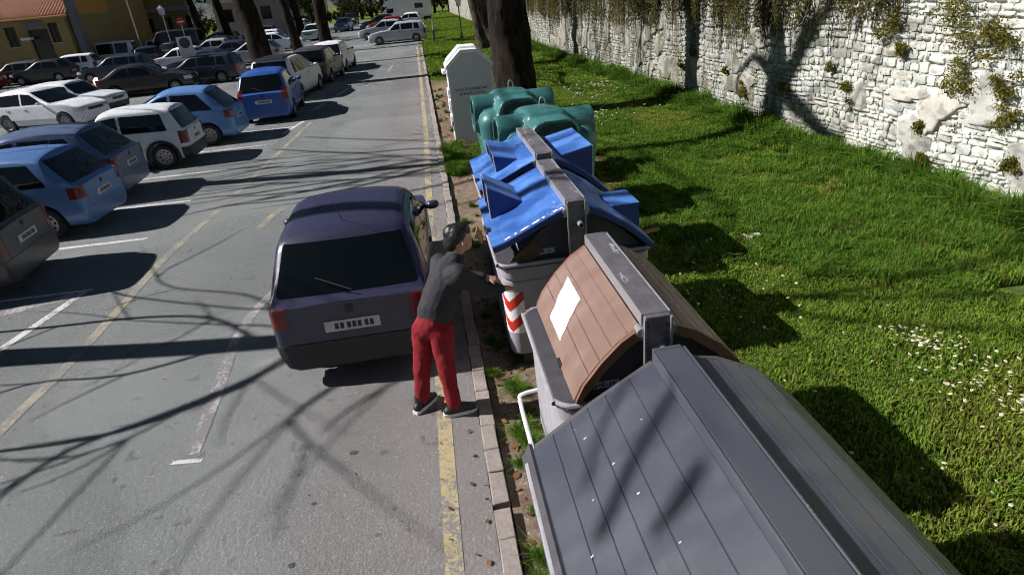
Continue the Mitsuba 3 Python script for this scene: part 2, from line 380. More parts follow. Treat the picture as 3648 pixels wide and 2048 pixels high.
struct('lane_corner_mark_001', ribbon([(-1.6, 36.4), (-.95, 36.3)], .14), 'mat_white_faint', 'short white bar of the far corner mark')

r = np.random.default_rng(55)
for i, (x, y, q) in enumerate([(-1.02, 4.27, .028), (-.98, 4.0, .010), (-1.28, 3.75, .018), (-1.33, 3.85, .008), (-1.35, 3.2, .022), (-1.9, 3.05, .014)]):
    a = np.linspace(0, 6.283, 12, endpoint=False); rad = q * r.uniform(.7, 1.2, 12)
    struct(f'oil_spot_{i:03d}' if i else 'oil_spot', flat(sg.Polygon(np.c_[x + rad * np.cos(a) * 1.2, y + rad * np.sin(a)]), .0035), 'mat_oil', 'small dark oil spot on the lane asphalt')
# kerb: one entry per stone
kk = thing('kerb', 'row of low rough kerb stones between the lane and the soil strip', 'kerb'); labels[kk]['kind'] = 'structure'
y = 1.2; i = 0
while y < 52:
    L = float(rng.uniform(.24, .36)) if y < 14 else float(rng.uniform(.42, .7))
    dx, dz, da = rng.normal(0, .003), rng.normal(0, .003), rng.normal(0, .25)
    b = box(.058, .182, 0, L - .007, -.13, .018, .008)
    b.vertices[:, :] += rng.normal(0, .002, b.vertices.shape)
    obj('stone', b, 'mat_kerb', kk, smooth=False, to_world=T().translate([dx, y, dz]).rotate([0, 0, 1], da))
    y += L; i += 1
    if 3.35 < y < 3.4: y += .05
# crumbs of soil, leaf litter
def scatter(n, xr, yr, size, zfun, seed, flatz=.35):
    r = np.random.default_rng(seed); ms = []
    ico = trimesh.creation.icosphere(subdivisions=0)
    for _ in range(n):
        x, y = r.uniform(*xr), r.uniform(*yr); s = r.uniform(*size)
        m = ico.copy(); m.vertices *= s * np.array([1, r.uniform(.6, 1.2), flatz]); m.apply_transform(trimesh.transformations.rotation_matrix(r.uniform(0, 6.3), (0, 0, 1)))
        m.apply_translation((x, y, float(zfun(x, y)) + s * .1)); ms.append(m)
    return trimesh.util.concatenate(ms)
solo('gravel', cat([scatter(700, (.24, .62), (1.5, 5.4), (.004, .014), lawn_z, 1), scatter(500, (.24, 1.0), (5.4, 26), (.006, .02), lawn_z, 2)]), 'mat_kerb', 'small stones and crumbs on the bare soil strip behind the kerb', 'gravel', kind='stuff')
solo('road_grit', scatter(420, (-4.5, 0), (2.6, 9), (.003, .008), lambda x, y: 0.0, 3), 'mat_kerb', 'loose grit lying on the asphalt', 'grit', kind='stuff')
def leaf_cards(n, xr, yr, seed, size=(.02, .05), zfun=lawn_z, cols=((.16, .075, .035), (.28, .15, .07))):
    r = np.random.default_rng(seed); V, F, C = [], [], []
    for _ in range(n):
        x, y = r.uniform(*xr), r.uniform(*yr); s = r.uniform(*size); a = r.uniform(0, 6.3); z = float(zfun(x, y)) + .006
        u = np.array([math.cos(a), math.sin(a), r.normal(0, .25)]) * s; w = np.array([-math.sin(a), math.cos(a), r.normal(0, .25)]) * s * .6
        c = np.array([x, y, z + .01]); k = len(V)
        V += [c - u, c + w, c + u, c - w]; F += [(k, k + 1, k + 2), (k, k + 2, k + 3)]
        col = np.array(cols[0]) + (np.array(cols[1]) - np.array(cols[0])) * r.random(); C += [col] * 4
    return trimesh.Trimesh(np.array(V), np.array(F), process=False), np.array(C)
def two_areas(*a):
    ms = [leaf_cards(*q) for q in a]
    return trimesh.util.concatenate([m for m, _ in ms]), np.vstack([c for _, c in ms])
lm, lc = two_areas((900, (2.4, 4.2), (9.6, 13.8), 11), (500, (.3, 1.2), (12, 24), 12), (160, (.25, .6), (2, 8), 13))
lm2, lc2 = two_areas((70, (-.35, .04), (1.8, 12), 14, (.010, .028), lambda x, y: 0.0), (60, (-.5, .04), (12, 34), 15, (.015, .035), lambda x, y: 0.0), (50, (-4.4, -.4), (2.4, 9), 16, (.008, .018), lambda x, y: 0.0))
solo('fallen_leaves', lm2, 'mat_leaf', 'few brown leaves blown onto the asphalt along the kerb', 'leaves', kind='stuff', color=lc2, smooth=False)
solo('leaf_litter', lm, 'mat_leaf', 'dry brown leaves on the ground beside the green bottle banks', 'leaves', kind='stuff', color=lc, smooth=False)

# ---------------------------------------------------------------- stone wall
wk = thing('stone_wall', 'long old wall of rough pale stones along the lawn', 'wall')
base = [(x, y) for x, y in WP]
back = sg.Polygon([(x + .06, y) for x, y in WP] + [(x + 1.2, y) for x, y in WP[::-1]])
obj('mortar', prism_z(back, -.4, 5.2), 'mat_mortar', wk, smooth=False)
stones = []
z = -.18
r = np.random.default_rng(21)
while z < 3.25:
    h = r.uniform(.055, .16)
    y = 3.2 - r.uniform(0, .4)
    while y < 44:
        k = 1.0 if y < 20 else 1.5
        L = min(.62, max(.07, r.lognormal(-1.75, .55))) * k
        stones.append((y, z, L, h * r.uniform(.62, 1.06)))
        y += L + r.uniform(.008, .03)
    z += h + .004
def stone_mesh(L, h, r):
    nx, nz = 4, 3
    gx, gz = np.linspace(-.5, .5, nx), np.linspace(-.5, .5, nz)
    P = []
    for a in gx:
        for b in gz:
            e = max(abs(a), abs(b)) * 2
            P.append((-(0.036 * (1 - .8 * e ** 4)) * r.uniform(.5, 1.4) - .012, a * L * (1 - .09 * (abs(b) * 2) ** 4) + r.normal(0, .006), b * h * (1 - .16 * (abs(a) * 2) ** 4) + r.normal(0, .005)))
    P = np.array(P); ring = [i * nz for i in range(nx)] + [(nx - 1) * nz + j for j in range(1, nz)] + [i * nz + nz - 1 for i in range(nx - 2, -1, -1)] + [j for j in range(nz - 2, 0, -1)]
    F = []
    for i in range(nx - 1):
        for j in range(nz - 1):
            a, b, c, d = i * nz + j, (i + 1) * nz + j, (i + 1) * nz + j + 1, i * nz + j + 1
            F += [(a, b, c), (a, c, d)]
    Q = P[ring].copy(); Q[:, 0] = .08; k0 = len(P); V = np.vstack([P, Q]); n = len(ring)
    for i in range(n):
        a, b = ring[i], ring[(i + 1) % n]; F += [(b, a, k0 + i), (b, k0 + i, k0 + (i + 1) % n)]
    F = np.array(F)[:, ::-1]
    m = trimesh.Trimesh(V, F, process=False)
    if m.face_normals[0, 0] > 0: m.invert()
    return m
def place_stone(m, y, z, L):
    yc = y + L / 2
    dx = (wall_x(yc + .3) - wall_x(yc - .3)) / .6
    a = -math.degrees(math.atan(dx))
    R = trimesh.transformations.rotation_matrix(math.radians(a), (0, 0, 1)); R[:3, 3] = (wall_x(yc) + .05, yc, z)
    m.apply_transform(R); return m
score = [s[2] * s[3] / ((s[0] + .5) ** 2 + 60 + 0) * (1 if s[0] > 5.2 and s[1] > -.12 and s[1] < 2.75 - 0.0 else .0) for s in stones]
order = np.argsort(score)[::-1]; top = set(order[:296].tolist())
mats = ['mat_stone_pale', 'mat_stone_pale', 'mat_stone_warm', 'mat_stone_grey']
rest = []
for i, (y, z, L, h) in enumerate(stones):
    m = place_stone(stone_mesh(L, h, r), y, z + h / 2 + .075 * (meshkit.noise(np.array([y * .8, z * .6, 2.0]), 3) - .5) * 2 + r.normal(0, .006), L)
    if i in top: obj('stone', m, mats[int(r.integers(4))], wk, smooth=50)
    else: rest.append(m)
obj('stonework', trimesh.util.concatenate(rest), 'mat_stone_pale', wk, smooth=50, kind='stuff', label='smaller and farther stones of the same wall')

def render_patch(y, z, a, b, seed):
    n, m_ = 9, 22; V = []; q = np.random.default_rng(seed)
    ph = q.uniform(0, 6.3, 3)
    for i in range(n):
        t = i / (n - 1)
        for j in range(m_):
            an = 2 * math.pi * j / m_; ed = 1 + .22 * math.sin(2 * an + ph[0]) + .15 * math.sin(3 * an + ph[1]) + .10 * math.sin(7 * an + ph[2])
            yy, zz = y + a * t * ed * math.cos(an), z + b * t * ed * math.sin(an)
            V.append((float(wall_x(yy)) - (.012 + .022 * (1 - t ** 5) if i < n - 1 else -.05) - .022 * float(meshkit.fbm(np.array([yy * 4, zz * 4, seed]), 3, 2) - .5), yy, zz))
    F = [(i * m_ + j, i * m_ + (j + 1) % m_, (i + 1) * m_ + (j + 1) % m_) for i in range(n - 1) for j in range(m_)] + [(i * m_ + j, (i + 1) * m_ + (j + 1) % m_, (i + 1) * m_ + j) for i in range(n - 1) for j in range(m_)]
    m = trimesh.Trimesh(np.array(V), np.array(F), process=False)
    return m
q5 = np.random.default_rng(17)
for i in range(46):
    yy = float(6.3 + 34 * q5.random() ** 1.7); sc_ = 1 + .03 * yy
    obj('render_patch', render_patch(yy, float(q5.uniform(.1, 2.7)), float(q5.uniform(.16, .55)) * sc_, float(q5.uniform(.10, .36)) * sc_, i), ['mat_mortar', 'mat_stone_warm', 'mat_mortar'][i % 3], wk, smooth=60)

# ---------------------------------------------------------------- grass
def blades(n, hx, hy, hr, seed, lean=.5, w=(.0035, .008), cols=((.025, .07, .008), (.10, .20, .03)), dry=.06, round_=False):
    r = np.random.default_rng(seed)
    x, y = r.uniform(-hx, hx, n), r.uniform(-hy, hy, n)
    if round_:
        a, d = r.uniform(0, 2 * np.pi, n), np.abs(r.normal(0, .45, n)); x, y = hx * d * np.cos(a), hy * d * np.sin(a)
    clump = meshkit.fbm(np.stack([x * 5 + seed, y * 5, x * 0], -1), 2, 3)
    h = r.uniform(hr[0], hr[1], n) * (.45 + 1.1 * clump); a = r.uniform(0, 2 * np.pi, n); ln = np.abs(r.normal(0, lean, n)) * h
    if round_: a = np.arctan2(y, x) + r.normal(0, .6, n)
    ww = r.uniform(*w, n); d = np.stack([np.cos(a), np.sin(a)], 1); s = np.stack([-np.sin(a), np.cos(a)], 1)
    b = np.stack([x, y], 1)
    def pt(xy, z): return np.c_[xy, z]
    V = np.stack([pt(b - s * ww[:, None], -.02 * np.ones(n)), pt(b + s * ww[:, None], -.02 * np.ones(n)), pt(b + d * ln[:, None] * .35 + s * ww[:, None] * .8, h * .6), pt(b + d * ln[:, None] * .35 - s * ww[:, None] * .8, h * .6), pt(b + d * ln[:, None], h * (1 - .3 * np.minimum(1, ln / h)))], 1)
    k = np.arange(n)[:, None] * 5
    F = np.concatenate([k + [0, 1, 2], k + [0, 2, 3], k + [3, 2, 4]], 0)
    t = np.clip(r.random(n) * .7 + clump * .5 - .1, 0, 1)[:, None]
    C = np.array(cols[0]) * (1 - t) + np.array(cols[1]) * t
    dm = r.random(n) < dry; C[dm] = np.array([.22, .17, .07]) * r.uniform(.6, 1.1, (dm.sum(), 1))
    return trimesh.Trimesh(V.reshape(-1, 3), F, process=False), np.repeat(C, 5, 0)
TILES = {}
def tile(key, *a, **k):
    m, c = blades(*a, **k)
    scene[key] = {'type': 'shapegroup', 'blades': mikit.ply(m, 'mat_leaf', color=c, smooth=False)}
    TILES[key] = 1
GREEN = ((.046, .100, .010), (.25, .38, .052))
LUSH = ((.034, .085, .010), (.14, .26, .034))
for s in range(4): tile(f'grass_short_{s}', 4600, .53, .53, (.03, .09), 40 + s, cols=GREEN if s < 3 else ((.08, .12, .016), (.30, .38, .06)), dry=.10 if s < 3 else .14, w=(.0035, .009))
for s in range(2): tile(f'grass_lush_{s}', 3600, .55, .55, (.08, .22), 50 + s, lean=.6, w=(.004, .010), cols=LUSH, dry=.03)
for s in range(2): tile(f'grass_far_{s}', 1500, 1.1, 1.1, (.06, .16), 60 + s, lean=.6, w=(.012, .03), cols=GREEN, dry=.05)
for s in range(2): tile(f'grass_tuft_{s}', 340, .16, .16, (.08, .26), 70 + s, lean=.8, w=(.003, .008), cols=LUSH, dry=.05, round_=True)
gi = [0]
def inst(base, key, x, y, sc=1.0, sz=None, dz=0.0):
    gi[0] += 1
    scene[f'{base}__{gi[0]:04d}'] = {'type': 'instance', 'source': {'type': 'ref', 'id': key},
        'to_world': T().translate([x, y, float(lawn_z(x, y)) + dz]).rotate([0, 0, 1], float(rng.uniform(0, 360))).scale([sc, sc, sz or sc])}
labels['grass'] = {'label': 'green lawn grass growing between the containers and the stone wall', 'category': 'grass', 'kind': 'stuff'}
labels['tall_grass'] = {'label': 'long lush grass growing along the foot of the stone wall', 'category': 'grass', 'kind': 'stuff'}
labels['grass_tuft'] = {'label': 'scattered grass tufts on the bare soil along the kerb', 'category': 'grass', 'kind': 'stuff'}
def soilness(x, y):
    s = meshkit.fbm(np.array([x * .7, y * .7, 4.0]), 3, 9)
    near = math.exp(-((x - 3.1) ** 2 / 1.2 + (y - 12.0) ** 2 / 5)) * .9
    return near + max(0, (1.75 if y < 29 else .9) - x) * 1.3 + (s - .5) * .5
for gy in np.arange(1.0, 26, .8):
    for gx in np.arange(.7, 7.9, .8):
        x, y = gx + rng.uniform(-.2, .2), gy + rng.uniform(-.2, .2)
        wd = wall_x(y) - x
        if wd < .15 or soilness(x, y) > .45: continue
        lush = meshkit.fbm(np.array([x * .55, y * .4, 1.0]), 2, 2) + max(0, 1.1 - wd) * .28 + (.1 if x > 4.6 else 0)
        if lush > .62: inst('tall_grass', f'grass_lush_{rng.integers(2)}', x, y, 1.0, .65 + .9 * max(0, lush - .55))
        dryp = meshkit.fbm(np.array([x * .9, y * .9, 8.0]), 2, 6)
        if rng.random() > .05: inst('grass', 'grass_short_3' if dryp + max(0, 4.2 - y) * .06 > .64 else f'grass_short_{rng.integers(3)}', x, y, 1.0, .45 + 1.1 * lush + rng.uniform(-.12, .25))
for gy in np.arange(3, 46, .42):
    for j in range(2):
        x = wall_x(gy) - rng.uniform(.02, .65); inst('tall_grass', f'grass_tuft_{rng.integers(2)}', x, gy + rng.uniform(-.2, .2), rng.uniform(1.1, 1.9))
for gy in np.arange(24.5, 64, 1.6):
    for gx in np.arange(1.45, 7.6, 1.5):
        if gx < wall_x(gy) - .4 and (gx > 2.5 or gy > 29): inst('grass', f'grass_far_{rng.integers(2)}', gx + rng.uniform(-.3, .3), gy + rng.uniform(-.4, .4), 1.0)
for gy in np.arange(66, 112, 3.0):
    for gx in np.arange(1.9, 6.5, 2.0): inst('grass', f'grass_far_{rng.integers(2)}', gx + rng.uniform(-.4, .4), gy + rng.uniform(-.6, .6), 1.4)
for (x, y, s) in [(.42, 4.92, .55), (.46, 4.80, .5), (.38, 4.22, .5), (.42, 4.1, .55), (.45, 4.3, .5), (.33, 3.85, .35), (.36, 3.35, .32), (.31, 2.92, .5), (.29, 2.75, .42), (.40, 2.2, .4), (.38, 5.7, .35), (.32, 6.4, .35), (.42, 8.6, .4)]:
    inst('grass_tuft', f'grass_tuft_{rng.integers(2)}', x, y, s, s * .8)
for _ in range(120):
    x, y = rng.uniform(.25, .62), rng.uniform(2, 26)
    if rng.random() < .3: inst('grass_tuft', f'grass_tuft_{rng.integers(2)}', x, y, rng.uniform(.2, .45))
for _ in range(90):
    x, y = rng.uniform(1.9, 4.2), rng.uniform(9, 15); inst('grass_tuft', f'grass_tuft_{rng.integers(2)}', x, y, rng.uniform(.3, .6))
for _ in range(60): inst('grass_tuft', f'grass_tuft_{rng.integers(2)}', rng.uniform(.27, .6), rng.uniform(12.6, 15.2), rng.uniform(.4, .9))

# daisies
def daisy_mesh():
    r = np.random.default_rng(5); V, F, C = [], [], []
    spots = [(4.30, 4.55, .13, 46), (4.45, 4.25, .22, 34), (4.0, 3.95, .3, 18), (4.15, 3.62, .22, 40), (4.3, 3.35, .26, 26), (2.7, 5.75, .35, 30), (3.7, 5.6, .5, 14), (3.9, 7.3, .5, 16), (3.2, 6.7, .4, 10), (5.4, 21.5, .7, 90), (5.0, 19.6, .7, 50), (4.6, 17.2, .6, 110), (4.2, 16.2, .5, 60), (3.0, 3.6, .4, 10), (4.6, 2.4, .5, 22), (3.4, 2.4, .3, 14), (2.35, 3.05, .2, 12), (5.8, 7.2, .5, 6)]
    for cx, cy, sd, n in spots:
        for _ in range(n):
            x, y = r.normal(cx, sd), r.normal(cy, sd)
            if x > wall_x(y) - .1: continue
            far = 1 + max(0, y - 8) * .06
            s = r.uniform(.011, .021) * far; z = float(lawn_z(x, y)) + r.uniform(.085, .125) + min(.06, max(0, y - 8) * .006); k = len(V)
            tilt = r.normal(0, .3, 2)
            def P(a, q): return (x + q * math.cos(a), y + q * math.sin(a), z + q * (math.cos(a) * tilt[0] + math.sin(a) * tilt[1]))
            V.append((x, y, z + s * .3)); C.append((.62, .40, .03) if s > .011 else (.75, .75, .70))
            for i in range(10): V.append(P(i * .628, s * (1.0 if i % 2 else .72))); C.append((.80, .80, .78))
            F += [(k, k + 1 + i, k + 1 + (i + 1) % 10) for i in range(10)]
    return trimesh.Trimesh(np.array(V), np.array(F), process=False), np.array(C)
dm, dc = daisy_mesh()
solo('daisies', dm, 'mat_leaf', 'white daisies flowering in drifts across the lawn', 'flowers', kind='stuff', color=dc, smooth=False)
for (x, y, s, a, lab, nm, ct) in [(4.11, 7.45, .10, 20, 'crumpled white paper lying on the lawn behind the containers', 'paper_scrap', 'litter'), (3.62, 8.05, .05, 60, 'tiny pale scrap on the lawn beside the shadow of a flap', 'paper_scrap', 'litter'), (3.55, 11.9, .07, 10, 'pale scrap on the brown leaves beside the bottle banks', 'paper_scrap', 'litter')]:
    g = np.linspace(-1, 1, 6); A, B = np.meshgrid(g, g, indexing='ij')
    Zp = (meshkit.noise(np.stack([A * 2 + x, B * 2, A * 0], -1), 3) - .3) * .5
    ii, jj = np.meshgrid(np.arange(5), np.arange(5), indexing='ij'); qq = np.stack([ii * 6 + jj, ii * 6 + jj + 1, (ii + 1) * 6 + jj + 1, (ii + 1) * 6 + jj], -1).reshape(-1, 4)
    m = trimesh.Trimesh(np.stack([A * s, B * s * .7, Zp * s + .05], -1).reshape(-1, 3), np.vstack([qq[:, [0, 1, 2]], qq[:, [0, 2, 3]]]), process=False)
    m.apply_transform(trimesh.transformations.rotation_matrix(math.radians(a), (0, 0, 1))); m.apply_translation((x, y, float(lawn_z(x, y)) + .02))
    solo(nm, m, 'mat_paper', lab, ct, smooth=False)

# ---------------------------------------------------------------- waste containers
def sweep_strip(prof, thick, y0, y1, notches=(), groove=.0045):
    """thick sheet along the (x,z) profile, with small grooves across it"""
    line = sg.LineString(prof); p = line.buffer(thick / 2, cap_style='flat', join_style='round', quad_segs=3)
    for t in notches:
        c = line.interpolate(t, normalized=True); p = p.difference(sg.Point(c.x, c.y + thick / 2 + .001).buffer(groove, quad_segs=2))
    return prism_y(p, y0, y1)

def corner_marker(key, hx, hy, rad, z0, z1, cx, cy, x_in, side):
    """red and white chevron foil wrapped round a tub corner (side -1: the road side, near end)"""
    us, zs = np.linspace(0, 1, 25), np.linspace(z0, z1, 41); bands = {}
    arc = math.pi / 2 * rad; Ltot = arc + .10
    def P(u, z):
        q = u * Ltot - .05; o = .007; f = np.interp(z, [.10, .13, .55, .90], [.94, .955, .97, .985])
        if q < 0: return (cx + side * (hx * f + o), cy + (-hy * f + rad) - q, z)
        if q > arc: return (cx + side * (hx * f - rad) - side * (q - arc), cy - hy * f - o, z)
        t = q / rad
        return (cx + side * (hx * f - rad) + side * (rad + o) * math.cos(t), cy - hy * f + rad - (rad + o) * math.sin(t), z)
    for i in range(24):
        for j in range(40):
            u, z = (us[i] + us[i + 1]) / 2, (zs[j] + zs[j + 1]) / 2
            v = int(math.floor((z - z0) / .115 - abs(u - .5) * 2.4))
            bands.setdefault(v, []).append([P(us[i], zs[j]), P(us[i + 1], zs[j]), P(us[i + 1], zs[j + 1]), P(us[i], zs[j + 1])])
    for v, Q in sorted(bands.items()):
        for half in ([Q] if v >= 0 else [[q for q in Q if q[0][0] < np.mean([w[0][0] for w in Q])], [q for q in Q if q[0][0] >= np.mean([w[0][0] for w in Q])]]):
            if len(half) < 3: continue
            A4 = np.array(half); n = len(A4); k = np.arange(n) * 4
            m = trimesh.Trimesh(A4.reshape(-1, 3), np.vstack([np.stack([k, k + 1, k + 2], 1), np.stack([k, k + 2, k + 3], 1)]), process=False)
            obj('red_marker' if v % 2 == 0 else 'white_marker', m, 'mat_red' if v % 2 == 0 else 'mat_white', key, smooth=False)

def container(name, label, cx, y0, y1, hx, lid_mats, beam_mat, beam_w, profL, profR, group, rim_z=1.10, top=1.65, notch=(), lip=True, sticker=True, rim_mat='mat_shell_grey', gable=None, pedal=False, lip_d=.075):
    k = thing(name, label, 'waste container', group)
    cy, hy = (y0 + y1) / 2, (y1 - y0) / 2
    # tub with rounded corners that flares a little upwards, and a rolled rim
    rings = []
    for z, s, r in ((.10, .94, .10), (.13, .955, .11), (.55, .97, .12), (.90, .985, .12), (.905, .97, .12), (.94, .97, .12), (.945, 1.0, .12), (rim_z - .05, 1.0, .12)):
        q = rrect(hx * s, hy * s, r); rings.append(np.c_[q[:, 0] + cx, q[:, 1] + cy, np.full(len(q), z)])
    obj('tub', loft(rings), 'mat_tub', k, smooth=40)
    outer, inner = sg.Polygon(rrect(hx + .03, hy + .02, .14, 6)), sg.Polygon(rrect(hx - .16, hy - .10, .08, 4))
    rim = prism_z(sa.translate(outer.difference(inner), cx, cy), rim_z - .05, rim_z)
    obj('rim', rim, rim_mat, k, smooth=30)
    edge = smooth_path([(a + cx, b + cy, rim_z - .012) for a, b in rrect(hx + .03, hy + .02, .14, 6)] + [(hx + .03 + cx, cy + hy - .12, rim_z - .012)], 2)
    obj('rim_edge', tube(edge, .017, 8), 'mat_tub', k)
    for (fx, fy) in ((-1, -1), (1, -1), (-1, 1), (1, 1)):
        obj('foot', box(cx + fx * hx * .72 - .06, cx + fx * hx * .72 + .06, cy + fy * hy * .75 - .08, cy + fy * hy * .75 + .08, -.07, .14, .01), 'mat_dark_plastic', k)
    # gable ends under the lids
    pl, pr = np.array(profL), np.array(profR)
    gl = np.array(gable) if gable else pl * np.array([.93, 1]) - np.array([0, .055])
    gab = sg.Polygon([(cx + a, b) for a, b in gl] + [(cx + a * .93, b - .055) for a, b in pr[::-1]] + [(cx + hx - .1, rim_z - .03), (cx - hx + .1, rim_z - .03)]).buffer(0)
    _unused = sg.Polygon([(cx + a * .93, b - .055) for a, b in pl] + [(cx + a * .93, b - .055) for a, b in pr[::-1]] + [(cx + hx - .1, rim_z - .03), (cx - hx + .1, rim_z - .03)]).buffer(0)
    for a, b in ((y0 + .06, y0 + .10), (y1 - .10, y1 - .06)): obj('end_panel', prism_y(gab, a, b), 'mat_shell_grey', k, smooth=False)
    # lids
    for side, prof in (('left', pl), ('right', pr)):
        pp = [(cx + a, b) for a, b in prof]
        lm_ = sweep_strip(pp, .022, y0 - .005, y1 + .005, notch)
        if lid_mats[0] == 'mat_blue_steel':        # dented sheet steel
            v_, f_ = trimesh.remesh.subdivide_to_size(lm_.vertices, lm_.faces, .07); v_ = np.array(v_)
            e_ = np.clip((y1 - v_[:, 1]) / .3, .15, 1)
            v_[:, 2] += (meshkit.fbm(np.c_[v_[:, 0] * 3.2, v_[:, 1] * 3.2, np.full(len(v_), y0)], 3, 6) - .5) * (.075 if y0 < 6 else .045) * e_
            lm_ = trimesh.Trimesh(v_, f_, process=True)
        obj('lid', lm_, lid_mats[0], k, smooth=35)
        if lip:
            line = sg.LineString(pp)
            lp = line.parallel_offset(.03, 'right' if side == 'left' else 'left')
            lp = sg.LineString([(a, b) for a, b in pp]).buffer(.05, cap_style='flat').intersection(sg.Polygon([(a, b + .012) for a, b in pp] + [(a, b - lip_d) for a, b in pp[::-1]]).buffer(0))
            for a, b in ((y0 - .035, y0 - .007), (y1 + .007, y1 + .035)): obj('lid_lip', prism_y(lp, a, b), lid_mats[1], k, smooth=35)
    # lifting beam and its legs
    w = beam_w / 2
    obj('beam', box(cx - w, cx + w, y0 - .02, y1 + .02, top - .09, top, .006), beam_mat, k, smooth=False)
    for q in (-1, 1): obj('beam_edge', box(min(cx + q * (w + .001), cx + q * (w + .011)), max(cx + q * (w + .001), cx + q * (w + .011)), y0 - .02, y1 + .02, top - .07, top + .004, .002), 'mat_steel' if beam_mat == 'mat_galvanised' else beam_mat, k, smooth=False)
    for a, b in ((y0 - .055, y0 - .022), (y1 + .022, y1 + .055)):
        obj('beam_leg', box(cx - w, cx + w, a, b, .25, top - .004, .006), beam_mat, k, smooth=False)
    for s in (-1, 1): obj('beam_flange', box(cx + s * w - .006, cx + s * w + .006, y0 - .075, y0 - .056, .25, top - .01), 'mat_steel', k, smooth=False)
    pin = cyl((cx + .02, y0 - .056, top - .21), (cx + .02, y0 - .15, top - .21), .026, 18)
    obj('lifting_pin', pin, 'mat_steel', k)
    obj('pin_hole', cyl((cx + .02, y0 - .1502, top - .21), (cx + .02, y0 - .1515, top - .21), .018, 14), 'mat_void', k)
    for s in (-1, 1):
        obj('hinge', tm(mf(cyl((cx + s * (w + .015), y0 - .05, top - .105), (cx + s * (w + .015), y0 + .02, top - .105), .028, 14)) + mf(box(cx + s * (w + .015) - .02, cx + s * (w + .015) + .02, y0 - .03, y0 + .02, top - .16, top - .10))), 'mat_steel' if beam_mat == 'mat_galvanised' else 'mat_black', k)
        for zz in (-.06, -.07): obj('rivet', cyl((cx + s * (w - .02), y0 - .0552, top + zz), (cx + s * (w - .02), y0 - .061, top + zz), .006, 8), 'mat_dark_plastic', k)
    if sticker:
        obj('sticker', box(cx - .36, cx - .20, y0 + .052, y0 + .058, rim_z + .035, rim_z + .085), 'mat_label', k, smooth=False)
        obj('sticker_print', cat([box(cx - .35 + i * .022, cx - .35 + i * .022 + .012, y0 + .0505, y0 + .0518, rim_z + .045 + (i % 2) * .008, rim_z + .062 + (i % 3) * .006) for i in range(6)]), 'mat_text', k, smooth=False)
    if y0 > 2: corner_marker(k, hx, hy, .12, .35, .80, cx, cy, 0, -1)
    # lid pedal: a bent steel bar low on the road side
    bar = smooth_path([(cx - hx * .95, y0 + .12, .42), (cx - hx - .10, y0 + .12, .40), (cx - hx - .13, y0 + .15, .36), (cx - hx - .13, cy, .34), (cx - hx - .13, y1 - .15, .36), (cx - hx - .10, y1 - .12, .40), (cx - hx * .95, y1 - .12, .42)], 5)
    if pedal: obj('pedal_bar', tube(bar, .017, 8), 'mat_offwhite', k)
    # latch at the lid edge
    a, b = pl[0]
    obj('latch', box(cx + a - .015, cx + a + .04, y0 + .36, y0 + .46, b - .012, b + .03, .008), 'mat_black', k)
    return k

CONT = 'waste containers in a row along the kerb'
g1 = container('waste_container', 'grey waste container nearest the camera with flat dark grey lids', 1.045, 1.22, 2.60, .76, ('mat_lid_grey', 'mat_shell_grey'), 'mat_beam_grey', .155,
               [(-.75, 1.09), (-.735, 1.15), (-.40, 1.385), (-.085, 1.575)], [(.765, 1.10), (.70, 1.23), (.50, 1.42), (.27, 1.535), (.085, 1.575)], CONT, notch=(.22, .36, .50, .64, .82), rim_mat='mat_shell_grey', sticker=False)
obj('lid_gutter', box(1.045 - .125, 1.045 - .085, 1.22, 2.58, 1.535, 1.562), 'mat_dark_plastic', g1, smooth=False)
obj('lid_gutter', box(1.045 + .082, 1.045 + .118, 1.22, 2.60, 1.545, 1.578), 'mat_black', g1, smooth=False)
obj('lid_flap', sweep_strip([(.245, 1.06), (.29, 1.15)], .02, 1.20, 2.66), 'mat_shell_grey', g1)
GL = [(-.75, 1.09), (-.735, 1.15), (-.40, 1.385), (-.085, 1.575)]
r = np.random.default_rng(8)
for x_, y_, q in [(.55, 2.42, .011), (.62, 2.16, .012), (.49, 2.05, .010), (.66, 1.93, .013), (.42, 1.80, .010), (.72, 1.62, .009), (.52, 2.52, .008), (.80, 2.30, .007)]:
    z_ = float(np.interp(x_ - 1.045, [p[0] for p in GL[1:]], [p[1] for p in GL[1:]])); d = np.array([.335, 0, .235]); d /= np.linalg.norm(d); nn = np.array([-d[2], 0, d[0]]); c = np.array([x_, y_, z_]) + nn * .0145
    an = np.linspace(0, 6.283, 9, endpoint=False); rr = q * .55 * r.uniform(.4, 1.4, 9)
    V = np.array([c + nn * .002] + [c + d * rr[i] * math.cos(an[i]) * 1.6 + np.array([0, rr[i] * math.sin(an[i]), 0]) for i in range(9)])
    obj('bird_dropping', trimesh.Trimesh(V, np.array([(0, 1 + i, 1 + (i + 1) % 9) for i in range(9)]), process=False), 'mat_label', g1, smooth=False)
g2 = container('waste_container', 'waste container with brown arched lids and a white notice', 1.115, 3.02, 4.28, .585, ('mat_lid_brown', 'mat_lid_brown_dark'), 'mat_galvanised', .155,
               [(-.49, 1.115), (-.44, 1.22), (-.33, 1.36), (-.21, 1.48), (-.085, 1.56)], [(.60, 1.10), (.53, 1.22), (.40, 1.37), (.24, 1.49), (.085, 1.56)], CONT, notch=(.12, .30, .48, .66, .86), pedal=True)
def on_profile(prof, cx, t, dy):
    L = sg.LineString([(cx + a, b) for a, b in prof]); c = L.interpolate(t, normalized=True); return c.x, c.y
PB = [(-.49, 1.115), (-.44, 1.22), (-.33, 1.36), (-.21, 1.48), (-.085, 1.56)]
